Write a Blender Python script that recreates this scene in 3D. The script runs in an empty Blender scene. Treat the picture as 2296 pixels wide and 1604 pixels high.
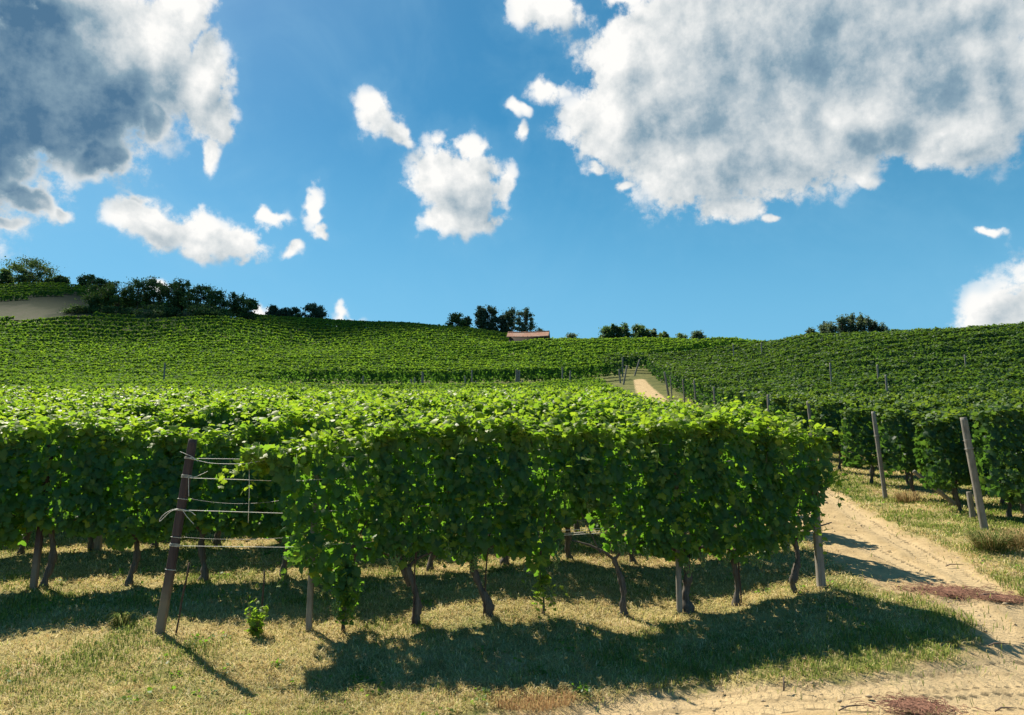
import bpy, math, random
import numpy as np
from mathutils import Vector

random.seed(7)
rng = np.random.default_rng(11)
R = math.radians
scene = bpy.context.scene
COL = scene.collection

# ------------------------------------------------------------------ camera
PITCH = R(9.2)
EYE = np.array([0.0, 0.0, 1.6])
U0, V0, FPX = 1148.0, 802.0, 1725.0          # survey sheet: 2296 x 1604 units
cam_d = bpy.data.cameras.new('camera')
cam = bpy.data.objects.new('camera', cam_d)
COL.objects.link(cam)
cam.location = EYE
cam.rotation_euler = (math.pi / 2 + PITCH, 0, 0)
cam_d.sensor_width = 36
cam_d.sensor_fit = 'HORIZONTAL'
cam_d.lens = 36 * FPX / 2296
cam_d.clip_start = 0.05
cam_d.clip_end = 8000
scene.camera = cam

# ------------------------------------------------------------------ light
SUN_AZ, SUN_EL = R(-42), R(51)
SUN = np.array([math.sin(SUN_AZ) * math.cos(SUN_EL), math.cos(SUN_AZ) * math.cos(SUN_EL), math.sin(SUN_EL)])
sl = bpy.data.lights.new('sun', 'SUN')
sl.energy = 5.0
sl.angle = R(0.55)
sl.color = (1.0, 0.91, 0.74)
so = bpy.data.objects.new('sun', sl)
COL.objects.link(so)
so.location = (-60, 80, 120)
so.rotation_euler = Vector(SUN).to_track_quat('Z', 'Y').to_euler()

scene.view_settings.view_transform = 'Standard'
scene.view_settings.look = 'None'
scene.view_settings.exposure = 0.9
scene.view_settings.gamma = 1.0
scene.render.engine = 'CYCLES'
scene.cycles.max_bounces = 6
scene.cycles.diffuse_bounces = 2
scene.cycles.glossy_bounces = 2
scene.cycles.transmission_bounces = 4
scene.cycles.transparent_max_bounces = 24


# ------------------------------------------------------------------ survey helpers
cp, sp_ = math.cos(PITCH), math.sin(PITCH)


def ray(u, v):
    a = (np.asarray(u, float) - U0) / FPX
    b = -(np.asarray(v, float) - V0) / FPX
    return np.stack([a + 0 * b, cp - b * sp_ + 0 * a, sp_ + b * cp + 0 * a], -1)


def at_depth(u, v, Y):
    d = ray(u, v)
    return EYE + d * (Y / d[..., 1:2] if d.ndim > 1 else Y / d[1])


def project(p):
    p = np.asarray(p, float) - EYE
    zc = p[..., 1] * cp + p[..., 2] * sp_
    yc = -p[..., 1] * sp_ + p[..., 2] * cp
    return U0 + FPX * p[..., 0] / zc, V0 - FPX * yc / zc


def smooth(a, b, x):
    t = np.clip((x - a) / (b - a), 0, 1)
    return t * t * (3 - 2 * t)


_lat = np.random.default_rng(5).random((256, 256))


def vnoise(x, y, seed=0):
    x = np.asarray(x, float) + seed * 17.3
    y = np.asarray(y, float) + seed * 31.7
    xi, yi = np.floor(x).astype(int), np.floor(y).astype(int)
    fx, fy = x - xi, y - yi
    fx = fx * fx * (3 - 2 * fx)
    fy = fy * fy * (3 - 2 * fy)
    g = lambda i, j: _lat[i & 255, j & 255]
    return (g(xi, yi) * (1 - fx) + g(xi + 1, yi) * fx) * (1 - fy) + (g(xi, yi + 1) * (1 - fx) + g(xi + 1, yi + 1) * fx) * fy


def fbm(x, y, seed=0, o=4):
    s, a, t = 0, 0.5, 0
    for k in range(o):
        s = s + a * vnoise(x * 2 ** k, y * 2 ** k, seed + k)
        t += a
        a *= 0.55
    return s / t


# ------------------------------------------------------------------ world: sky with clouds
def build_world():
    w = bpy.data.worlds.new('World')
    scene.world = w
    w.use_nodes = True
    nt = w.node_tree
    nt.nodes.clear()
    N, L = nt.nodes, nt.links

    def azel(u, v):
        d = ray(u, v)
        d = d / np.linalg.norm(d)
        return math.atan2(d[0], d[1]), math.asin(d[2])

    # (cx, cy, rx, ry, rot degrees)
    ELL = [
        (90, 175, 300, 225, 0), (-150, 250, 260, 300, 0), (120, -40, 200, 90, 0), (230, 150, 130, 150, 0),
        (355, 130, 110, 150, 10), (420, 40, 55, 120, -12), (455, 200, 60, 110, -15), (492, 260, 40, 55, 0),
        (465, 340, 26, 45, 0), (225, 365, 80, 48, 20), (330, 275, 50, 55, 25), (55, 440, 85, 36, -20), (-20, 470, 60, 22, 0),
        (140, 470, 28, 18, -20),
        (340, 500, 90, 42, -12), (450, 515, 115, 44, -6), (540, 528, 75, 42, -5), (440, 555, 45, 22, 0), (326, 462, 26, 14, 0),
        (598, 480, 34, 20, 0), (695, 470, 20, 34, -30), (712, 512, 34, 16, -20), (657, 550, 16, 16, 0),
        (846, 262, 46, 42, 0), (892, 306, 34, 26, -20), (985, 385, 78, 66, 0), (1040, 430, 95, 85, 0), (1055, 335, 34, 32, 0),
        (1132, 425, 26, 52, 0), (1065, 500, 62, 30, 0), (980, 480, 40, 34, 0),
        (1225, 30, 88, 46, -12), (1390, -5, 70, 22, -5), (1500, 0, 45, 30, 0),
        (1378, 270, 130, 108, 0), (1400, 140, 118, 92, 0), (1520, 170, 220, 190, 0), (1560, 60, 160, 120, 0), (1750, 90, 330, 230, 0),
        (1600, 350, 200, 120, 0), (1560, 425, 75, 42, 0), (1650, 455, 70, 48, 0), (1730, 320, 240, 120, -12), (2010, 120, 300, 220, 0),
        (2120, 290, 140, 80, 0), (2190, 180, 120, 170, 0), (2150, 0, 220, 120, 0), (1900, 280, 160, 110, 0),
        (1168, 252, 24, 10, -35), (1162, 303, 17, 20, -30), (1333, 385, 18, 13, 0), (1400, 405, 30, 16, 0), (1938, 385, 46, 18, -38),
        (1728, 490, 24, 15, -20), (1228, 218, 34, 26, 0),
        (2205, 520, 38, 15, -35), (2310, 715, 140, 92, 0), (2390, 650, 160, 110, 0), (775, 714, 28, 14, 0), (583, 695, 18, 20, 0), (350, 633, 26, 16, 0),
    ]
    # darker undersides seen against the light
    SHADE_L = [(70, 250, 350, 230, 0), (-100, 220, 350, 340, 0), (60, 60, 170, 140, 0)]
    SHADE = [(1850, 60, 430, 170, -8), (1660, 300, 150, 110, 0), (1930, 300, 230, 60, -14), (2150, 190, 120, 110, 0), (1480, 250, 90, 50, 0), (1050, 440, 70, 40, 0), (440, 520, 110, 22, 0), (2330, 700, 120, 50, 0)]

    def node(tree, typ, **k):
        n = tree.nodes.new(typ)
        for a, b in k.items():
            setattr(n, a, b)
        return n

    def math_(tree, op, a, b=None, c=None):
        n = node(tree, 'ShaderNodeMath', operation=op)
        for i, x in enumerate((a, b, c)):
            if x is None:
                continue
            if isinstance(x, (int, float)):
                n.inputs[i].default_value = x
            else:
                tree.links.new(x, n.inputs[i])
        return n.outputs[0]

    def vmath(tree, op, a, b=None):
        n = node(tree, 'ShaderNodeVectorMath', operation=op)
        for i, x in enumerate((a, b)):
            if x is None:
                continue
            if isinstance(x, tuple):
                n.inputs[i].default_value = x
            else:
                tree.links.new(x, n.inputs[i])
        return n.outputs['Value'] if op == 'LENGTH' else n.outputs[0]

    def after(tree, P, val):
        # same vector, but evaluated after val (keeps the node stack small)
        n = node(tree, 'ShaderNodeVectorMath', operation='MULTIPLY_ADD')
        tree.links.new(val, n.inputs[0])
        n.inputs[1].default_value = (1e-9, 1e-9, 1e-9)
        tree.links.new(P, n.inputs[2])
        return n.outputs[0]

    def ell_max(tree, P, ells, k):
        cur = None
        for (cx, cy, rx, ry, rot) in ells:
            a, e = azel(cx, cy)
            sc = math.cos(math.atan((cx - U0) / FPX)) ** 1.2
            m = node(tree, 'ShaderNodeMapping', vector_type='TEXTURE')
            m.inputs['Location'].default_value = (a, e, 0)
            m.inputs['Rotation'].default_value = (0, 0, R(rot))
            m.inputs['Scale'].default_value = (rx / FPX * sc, ry / FPX * sc, 1)
            tree.links.new(P if cur is None else after(tree, P, cur), m.inputs['Vector'])
            ln = vmath(tree, 'LENGTH', m.outputs[0])
            # signed measure in radians-ish, so that big and small clouds fray alike
            val = math_(tree, 'MULTIPLY', math_(tree, 'SUBTRACT', 1.0, ln), min(1.0, 0.35 + min(rx, ry) / 120))
            cur = val if cur is None else math_(tree, 'SMOOTH_MAX', cur, val, k)
        return cur

    # --- group: cloud density at (az, el)
    g = bpy.data.node_groups.new('cloud_field', 'ShaderNodeTree')
    g.interface.new_socket('P', in_out='INPUT', socket_type='NodeSocketVector')
    g.interface.new_socket('D', in_out='OUTPUT', socket_type='NodeSocketFloat')
    g.interface.new_socket('M', in_out='OUTPUT', socket_type='NodeSocketFloat')
    gi, go = g.nodes.new('NodeGroupInput'), g.nodes.new('NodeGroupOutput')
    P = gi.outputs[0]

    def noise(tree, vec, scale, detail, rough, dist=0.0):
        n = node(tree, 'ShaderNodeTexNoise', noise_dimensions='3D')
        n.inputs['Scale'].default_value = scale
        n.inputs['Detail'].default_value = detail
        n.inputs['Roughness'].default_value = rough
        n.inputs['Distortion'].default_value = dist
        tree.links.new(vec, n.inputs['Vector'])
        return n

    n1 = noise(g, P, 13.0, 3.0, 0.55)
    off = vmath(g, 'MULTIPLY', vmath(g, 'SUBTRACT', n1.outputs['Color'], (0.5, 0.5, 0.5)), (0.075, 0.075, 0.0))
    P2 = vmath(g, 'ADD', P, off)
    M = ell_max(g, P2, ELL, 0.12)
    def puff(vec, scale, detail, rough):
        n = node(g, 'ShaderNodeTexVoronoi', voronoi_dimensions='2D', feature='F1', normalize=True)
        n.inputs['Scale'].default_value = scale
        n.inputs['Detail'].default_value = detail
        n.inputs['Roughness'].default_value = rough
        n.inputs['Lacunarity'].default_value = 2.1
        g.links.new(vec, n.inputs['Vector'])
        return n.outputs['Distance']
    n2 = noise(g, P, 30.0, 8.0, 0.67)
    wv = vmath(g, 'ADD', P, vmath(g, 'MULTIPLY', vmath(g, 'SUBTRACT', n2.outputs['Color'], (0.5, 0.5, 0.5)), (0.022, 0.022, 0.0)))
    pf = puff(wv, 17.0, 3.0, 0.55)
    n3 = noise(g, P, 8.0, 2.0, 0.5)
    D = math_(g, 'ADD', M, math_(g, 'MULTIPLY', math_(g, 'SUBTRACT', 0.36, pf), 0.95))
    D = math_(g, 'ADD', D, math_(g, 'MULTIPLY', math_(g, 'SUBTRACT', n2.outputs[0], 0.5), 1.25))
    D = math_(g, 'ADD', D, math_(g, 'MULTIPLY', math_(g, 'SUBTRACT', n3.outputs[0], 0.5), 0.45))
    g.links.new(D, go.inputs[0])
    g.links.new(M, go.inputs[1])

    tc = node(nt, 'ShaderNodeTexCoord')
    sep = node(nt, 'ShaderNodeSeparateXYZ')
    L.new(tc.outputs['Generated'], sep.inputs[0])
    x, y, z = sep.outputs
    az = math_(nt, 'ARCTAN2', x, y)
    el = math_(nt, 'ARCSINE', z)
    comb = node(nt, 'ShaderNodeCombineXYZ')
    L.new(az, comb.inputs[0])
    L.new(el, comb.inputs[1])
    P = comb.outputs[0]

    def field(vec):
        n = node(nt, 'ShaderNodeGroup', node_tree=g)
        L.new(vec, n.inputs[0])
        return n.outputs

    def mr(val, a, b, lo=0.0, hi=1.0, kind='SMOOTHSTEP'):
        n = node(nt, 'ShaderNodeMapRange', interpolation_type=kind, clamp=True) if kind != 'LINEAR' else node(nt, 'ShaderNodeMapRange', clamp=True)
        n.inputs['From Min'].default_value = a
        n.inputs['From Max'].default_value = b
        n.inputs['To Min'].default_value = lo
        n.inputs['To Max'].default_value = hi
        L.new(val, n.inputs['Value'])
        return n.outputs[0]

    def mix(fac, a, b):
        n = node(nt, 'ShaderNodeMix', data_type='RGBA', clamp_factor=True)
        for s, v in ((n.inputs[0], fac), (n.inputs[6], a), (n.inputs[7], b)):
            if isinstance(v, tuple):
                s.default_value = (*v, 1)
            elif isinstance(v, float):
                s.default_value = v
            else:
                L.new(v, s)
        return n.outputs[2]

    D1, M1 = field(P)[:2]
    D2 = field(vmath(nt, 'ADD', after(nt, P, D1), (-0.022, 0.027, 0.0)))[0]
    P = after(nt, P, D2)
    alpha = mr(D1, -0.14, 0.22)
    emb = math_(nt, 'MULTIPLY', math_(nt, 'SUBTRACT', D1, D2), 0.46)
    n4 = noise(nt, P, 7.0, 6.0, 0.55)
    warp = vmath(nt, 'ADD', P, vmath(nt, 'MULTIPLY', vmath(nt, 'SUBTRACT', n4.outputs['Color'], (0.5, 0.5, 0.5)), (0.09, 0.09, 0.0)))
    S = ell_max(nt, warp, SHADE, 0.4)
    SL = ell_max(nt, after(nt, warp, S), SHADE_L, 0.2)
    shade = math_(nt, 'MAXIMUM', math_(nt, 'MULTIPLY', mr(S, -0.5, 0.95), 0.33), math_(nt, 'MULTIPLY', mr(SL, -0.22, 0.50), math_(nt, 'ADD', 0.18, math_(nt, 'MULTIPLY', n4.outputs[0], 0.95))))
    shade = math_(nt, 'MULTIPLY', shade, math_(nt, 'MULTIPLY', mr(M1, -0.05, 0.42), mr(D1, 0.0, 0.40)))
    dark = math_(nt, 'SUBTRACT', math_(nt, 'ADD', shade, math_(nt, 'MULTIPLY', mr(M1, 0.0, 0.5), 0.13)), emb)
    lum = mr(dark, -0.15, 0.92, 1.0, 0.0, 'LINEAR')
    ramp = node(nt, 'ShaderNodeValToRGB')
    e = ramp.color_ramp.elements
    e[0].position, e[0].color = 0.0, (0.045, 0.100, 0.165, 1)
    e[1].position, e[1].color = 1.0, (0.54, 0.535, 0.52, 1)
    q = e.new(0.35)
    q.color = (0.135, 0.20, 0.25, 1)
    q = e.new(0.70)
    q.color = (0.36, 0.385, 0.395, 1)
    L.new(lum, ramp.inputs[0])

    sky = node(nt, 'ShaderNodeTexSky', sky_type='NISHITA', sun_disc=False)
    sky.sun_elevation = SUN_EL
    sky.sun_rotation = SUN_AZ
    sky.altitude = 300
    sky.air_density = 1.0
    sky.dust_density = 0.6
    sky.ozone_density = 3.0
    hs = node(nt, 'ShaderNodeHueSaturation')
    hs.inputs['Saturation'].default_value = 1.42
    hs.inputs['Value'].default_value = SKY_VALUE
    hs.inputs['Hue'].default_value = 0.478
    L.new(sky.outputs[0], hs.inputs['Color'])
    STR = 0.10
    up = node(nt, 'ShaderNodeVectorMath', operation='SCALE')
    up.inputs['Scale'].default_value = 1.0 / STR
    L.new(ramp.outputs[0], up.inputs[0])
    # thin veil around the clouds
    n5 = noise(nt, P, 5.0, 5.0, 0.6, 0.6)
    veil = math_(nt, 'MULTIPLY', mr(n5.outputs[0], 0.42, 0.75), 0.16)
    veil2 = math_(nt, 'MULTIPLY', mr(D1, -0.9, 0.1), 0.10)
    skyc = mix(math_(nt, 'ADD', veil, veil2), hs.outputs[0], (1.8, 3.3, 4.4))
    below = mr(z, -0.05, 0.0)
    alpha = math_(nt, 'MULTIPLY', alpha, mr(M1, -0.38, 0.22, 0.25, 1.0))
    alpha = math_(nt, 'MULTIPLY', alpha, below)
    glow = mr(el, R(27), R(9), 0.0, 0.60)
    skyc = mix(glow, skyc, (1.25, 3.2, 4.75))
    col = mix(alpha, skyc, up.outputs[0])
    bg = node(nt, 'ShaderNodeBackground')
    bg.inputs['Strength'].default_value = STR
    L.new(col, bg.inputs['Color'])
    out = node(nt, 'ShaderNodeOutputWorld')
    L.new(bg.outputs[0], out.inputs['Surface'])
    w.cycles.sampling_method = 'MANUAL'
    w.cycles.sample_map_resolution = 512


SKY_VALUE = 0.56
build_world()


# ------------------------------------------------------------------ mesh helpers
def np_mesh(name, V, F, mat=None, attrs=None, smooth_=False):
    """F: list of (n,k) index arrays or one array"""
    V = np.asarray(V, np.float32).reshape(-1, 3)
    Fs = F if isinstance(F, list) else [F]
    Fs = [np.asarray(f, np.int32) for f in Fs if len(f)]
    me = bpy.data.meshes.new(name)
    me.vertices.add(len(V))
    me.vertices.foreach_set('co', V.ravel())
    loops = np.concatenate([f.ravel() for f in Fs])
    tot = np.concatenate([np.full(len(f), f.shape[1], np.int32) for f in Fs])
    start = np.concatenate([[0], np.cumsum(tot)[:-1]]).astype(np.int32)
    me.loops.add(len(loops))
    me.loops.foreach_set('vertex_index', loops)
    me.polygons.add(len(tot))
    me.polygons.foreach_set('loop_start', start)
    if smooth_:
        me.polygons.foreach_set('use_smooth', np.ones(len(tot), bool))
    for k, a in (attrs or {}).items():
        a = np.asarray(a, np.float32)
        if a.ndim == 1:
            at = me.attributes.new(k, 'FLOAT', 'POINT')
            at.data.foreach_set('value', a)
        else:
            at = me.attributes.new(k, 'FLOAT_COLOR', 'POINT')
            if a.shape[1] == 3:
                a = np.concatenate([a, np.ones((len(a), 1), np.float32)], 1)
            at.data.foreach_set('color', a.ravel())
    me.update(calc_edges=True)
    me.validate()
    if mat is not None:
        me.materials.append(mat)
    return me


def link(name, data, parent=None, loc=None, rotz=0.0):
    o = bpy.data.objects.new(name, data)
    COL.objects.link(o)
    if parent is not None:
        o.parent = parent
    if loc is not None:
        o.location = loc
    if rotz:
        o.rotation_euler = (0, 0, rotz)
    return o


def tag(o, label=None, cat=None, group=None, kind=None):
    for k, v in (('label', label), ('category', cat), ('group', group), ('kind', kind)):
        if v:
            o[k] = v
    return o


class Geo:
    """collects vertices and faces for one mesh"""

    def __init__(self):
        self.V, self.F, self.n, self.A = [], [], 0, []

    def add(self, V, F, a=0.0):
        V = np.asarray(V, float).reshape(-1, 3)
        for f in (F if isinstance(F, list) else [F]):
            if len(f):
                self.F.append(np.asarray(f, int) + self.n)
        self.V.append(V)
        self.A.append(np.full(len(V), a) if np.isscalar(a) else a)
        self.n += len(V)
        return self

    def tube(self, pts, rad, sides=8, cap=True, jit=0.0, prof=None, a=0.0, rg=rng):
        pts = np.asarray(pts, float)
        n = len(pts)
        rad = np.full(n, rad) if np.isscalar(rad) else np.asarray(rad, float)
        t = np.gradient(pts, axis=0) if n > 2 else np.repeat((pts[1:] - pts[:1]), n, 0)
        t /= np.linalg.norm(t, axis=1, keepdims=True) + 1e-9
        ref = np.array([1.0, 0.0, 0.0]) if abs(t[:, 0]).mean() < 0.8 else np.array([0.0, 0.0, 1.0])
        u = ref - (t @ ref)[:, None] * t
        u /= np.linalg.norm(u, axis=1, keepdims=True)
        w = np.cross(t, u)
        if prof is None:
            ang = np.arange(sides) * 2 * math.pi / sides
            prof = np.stack([np.cos(ang), np.sin(ang)], 1)
        sides = len(prof)
        rr = rad[:, None] * np.ones(sides)[None]
        if jit:
            rr = rr * (1 + jit * (rg.random((n, sides)) - 0.5) * 2)
        V = pts[:, None] + rr[..., None] * (prof[None, :, 0:1] * u[:, None] + prof[None, :, 1:2] * w[:, None])
        V = V.reshape(-1, 3)
        i, j = np.meshgrid(np.arange(n - 1), np.arange(sides), indexing='ij')
        q = np.stack([i * sides + j, i * sides + (j + 1) % sides, (i + 1) * sides + (j + 1) % sides, (i + 1) * sides + j], -1).reshape(-1, 4)
        F = [q]
        if cap:
            c0, c1 = len(V), len(V) + 1
            V = np.concatenate([V, pts[:1], pts[-1:]])
            j = np.arange(sides)
            F.append(np.stack([np.full(sides, c0), (j + 1) % sides, j], 1))
            F.append(np.stack([np.full(sides, c1), (n - 1) * sides + j, (n - 1) * sides + (j + 1) % sides], 1))
        return self.add(V, F, a)

    def box(self, x0, x1, y0, y1, z0, z1):
        V = [(x0, y0, z0), (x1, y0, z0), (x1, y1, z0), (x0, y1, z0), (x0, y0, z1), (x1, y0, z1), (x1, y1, z1), (x0, y1, z1)]
        F = [(0, 3, 2, 1), (4, 5, 6, 7), (0, 1, 5, 4), (1, 2, 6, 5), (2, 3, 7, 6), (3, 0, 4, 7)]
        return self.add(V, np.array(F))

    def mesh(self, name, mat, smooth_=False, attr=None):
        by = {}
        for f in self.F:
            by.setdefault(f.shape[1], []).append(f)
        F = [np.concatenate(v) for v in by.values()]
        attrs = {attr: np.concatenate(self.A)} if attr else None
        return np_mesh(name, np.concatenate(self.V), F, mat, attrs, smooth_)


# ------------------------------------------------------------------ materials
def new_mat(name):
    m = bpy.data.materials.new(name)
    m.use_nodes = True
    m.node_tree.nodes.clear()
    return m, m.node_tree


class NB:
    def __init__(self, nt):
        self.nt = nt

    def n(self, typ, ins=None, **k):
        nd = self.nt.nodes.new(typ)
        for a, b in k.items():
            setattr(nd, a, b)
        for key, v in (ins or {}).items():
            s = nd.inputs[key]
            if hasattr(v, 'is_output'):
                self.nt.links.new(v, s)
            elif isinstance(v, tuple) and len(v) == 3 and s.type == 'RGBA':
                s.default_value = (*v, 1)
            else:
                s.default_value = v
        return nd

    def mix(self, f, a, b, blend='MIX'):
        return self.n('ShaderNodeMix', {0: f, 6: a, 7: b}, data_type='RGBA', blend_type=blend).outputs[2]

    def m(self, op, a, b=0.0, c=0.0):
        return self.n('ShaderNodeMath', {0: a, 1: b, 2: c}, operation=op).outputs[0]

    def mr(self, v, a, b, lo=0.0, hi=1.0):
        return self.n('ShaderNodeMapRange', {'Value': v, 'From Min': a, 'From Max': b, 'To Min': lo, 'To Max': hi}, clamp=True).outputs[0]

    def noise(self, vec, scale, detail=4.0, rough=0.55):
        ins = {'Scale': scale, 'Detail': detail, 'Roughness': rough}
        if vec is not None:
            ins['Vector'] = vec
        return self.n('ShaderNodeTexNoise', ins).outputs[0]

    def attr(self, name, out='Fac'):
        return self.n('ShaderNodeAttribute', attribute_name=name).outputs[out]

    def pos(self):
        return self.n('ShaderNodeNewGeometry').outputs['Position']

    def obj(self):
        return self.n('ShaderNodeTexCoord').outputs['Object']

    def out(self, s):
        self.n('ShaderNodeOutputMaterial', {'Surface': s})


def leaf_material(name, dark, mid, young, trans, tf=0.42, rough=0.55, spec=0.22):
    m, nt = new_mat(name)
    b = NB(nt)
    geo = b.n('ShaderNodeNewGeometry')
    rnd = geo.outputs['Random Per Island']
    age = b.attr('age')
    c = b.mix(rnd, dark, mid)
    c = b.mix(age, c, young)
    tcol = b.mix(age, trans, (min(1, trans[0] * 2.1), min(1, trans[1] * 1.35), trans[2]))
    pr = b.n('ShaderNodeBsdfPrincipled', {'Base Color': c, 'Roughness': rough, 'Specular IOR Level': spec})
    tr = b.n('ShaderNodeBsdfTranslucent', {'Color': tcol})
    mx = b.n('ShaderNodeMixShader', {0: tf, 1: pr.outputs[0], 2: tr.outputs[0]})
    b.out(mx.outputs[0])
    return m


M_LEAF = leaf_material('vine_leaf', (0.020, 0.066, 0.031), (0.056, 0.138, 0.042), (0.22, 0.28, 0.03), (0.20, 0.44, 0.03), 0.46, 0.5, 0.3)
M_FARLEAF = leaf_material('vine_leaf_far', (0.020, 0.064, 0.024), (0.054, 0.132, 0.032), (0.12, 0.205, 0.03), (0.155, 0.34, 0.03), 0.41, 0.75, 0.08)
M_LEAF_R = leaf_material('vine_leaf_weak_backlight', (0.014, 0.045, 0.022), (0.036, 0.088, 0.034), (0.085, 0.145, 0.035), (0.12, 0.27, 0.03), 0.36, 0.55, 0.26)  # right slope: weaker backlight painted in as a darker leaf colour
M_FARLEAF_R = leaf_material('vine_leaf_far_weak_backlight', (0.014, 0.044, 0.020), (0.034, 0.085, 0.032), (0.080, 0.135, 0.032), (0.11, 0.25, 0.03), 0.34, 0.6, 0.20)  # same painted-in weak backlight for the far right rows
M_TREE = leaf_material('tree_leaf', (0.026, 0.058, 0.032), (0.058, 0.110, 0.045), (0.11, 0.17, 0.055), (0.12, 0.24, 0.06), 0.36)
M_TREEL = leaf_material('tree_leaf_pale', (0.03, 0.07, 0.03), (0.06, 0.12, 0.04), (0.10, 0.17, 0.04), (0.14, 0.26, 0.05), 0.34)
M_TREEB = leaf_material('tree_leaf_grey', (0.040, 0.072, 0.055), (0.066, 0.110, 0.075), (0.09, 0.14, 0.08), (0.12, 0.21, 0.10), 0.36)


def wood_material(name, a, c, base=None, rough=0.85, streak=26.0):
    m, nt = new_mat(name)
    b = NB(nt)
    o = b.obj()
    mp = b.n('ShaderNodeMapping', {'Vector': o, 'Scale': (streak, streak, 2.2)}).outputs[0]
    n1 = b.noise(mp, 1.6, 6.0, 0.65)
    n2 = b.noise(o, 7.0, 4.0)
    col = b.mix(b.mr(n1, 0.32, 0.68), a, c)
    col = b.mix(b.mr(n2, 0.45, 0.75, 0, 0.45), col, (a[0] * 0.5, a[1] * 0.5, a[2] * 0.5))
    if base:
        z = b.n('ShaderNodeSeparateXYZ', {0: o}).outputs[2]
        zz = b.m('ADD', z, b.m('MULTIPLY', n2, 0.35))
        col = b.mix(b.mr(zz, 0.48, 0.78), base, col)
    bump = b.n('ShaderNodeBump', {'Strength': 0.5, 'Distance': 0.01, 'Height': n1})
    pr = b.n('ShaderNodeBsdfPrincipled', {'Base Color': col, 'Roughness': rough, 'Normal': bump.outputs[0], 'Specular IOR Level': 0.25})
    b.out(pr.outputs[0])
    return m


M_POST_DARK = wood_material('post_dark_wood', (0.050, 0.036, 0.040), (0.085, 0.062, 0.064), base=(0.20, 0.165, 0.13))
M_POST_GREY = wood_material('post_grey_wood', (0.17, 0.155, 0.135), (0.28, 0.26, 0.23))
M_POST_PALE = wood_material('post_pale_wood', (0.15, 0.14, 0.125), (0.28, 0.265, 0.24))
M_BARK = wood_material('vine_bark', (0.050, 0.044, 0.039), (0.145, 0.130, 0.113), streak=40.0)
M_TRUNK = wood_material('tree_bark', (0.07, 0.055, 0.045), (0.13, 0.11, 0.09), streak=8.0)


def plain(name, col, rough=0.6, metal=0.0, var=0.3, scale=30.0):
    m, nt = new_mat(name)
    b = NB(nt)
    n = b.noise(b.obj(), scale, 3.0)
    c = b.mix(b.mr(n, 0.3, 0.7), tuple(x * (1 - var) for x in col), tuple(min(1, x * (1 + var * 0.5)) for x in col))
    pr = b.n('ShaderNodeBsdfPrincipled', {'Base Color': c, 'Roughness': rough, 'Metallic': metal})
    b.out(pr.outputs[0])
    return m


M_STRING = plain('white_string', (0.72, 0.70, 0.66), 0.6, 0, 0.15)
M_WIRE = plain('grey_wire', (0.30, 0.30, 0.29), 0.5, 0.4)
M_RUST = plain('rusty_rod', (0.075, 0.045, 0.035), 0.8, 0.2)
M_CANE = plain('green_cane', (0.16, 0.17, 0.06), 0.7)
M_GRAPE = plain('green_grape', (0.16, 0.25, 0.075), 0.35, 0, 0.3, 60)
M_STICK = plain('dry_stick', (0.14, 0.10, 0.075), 0.9, 0, 0.4)
M_CLOD = plain('dry_earth_clod', (0.40, 0.31, 0.20), 0.95, 0, 0.3, 25)


def blade_material():
    m, nt = new_mat('grass_blade')
    b = NB(nt)
    c = b.attr('tint', 'Color')
    df = b.n('ShaderNodeBsdfDiffuse', {'Color': c})
    tr = b.n('ShaderNodeBsdfTranslucent', {'Color': c})
    mx = b.n('ShaderNodeMixShader', {0: 0.35, 1: df.outputs[0], 2: tr.outputs[0]})
    b.out(mx.outputs[0])
    return m


M_BLADE = blade_material()


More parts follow.
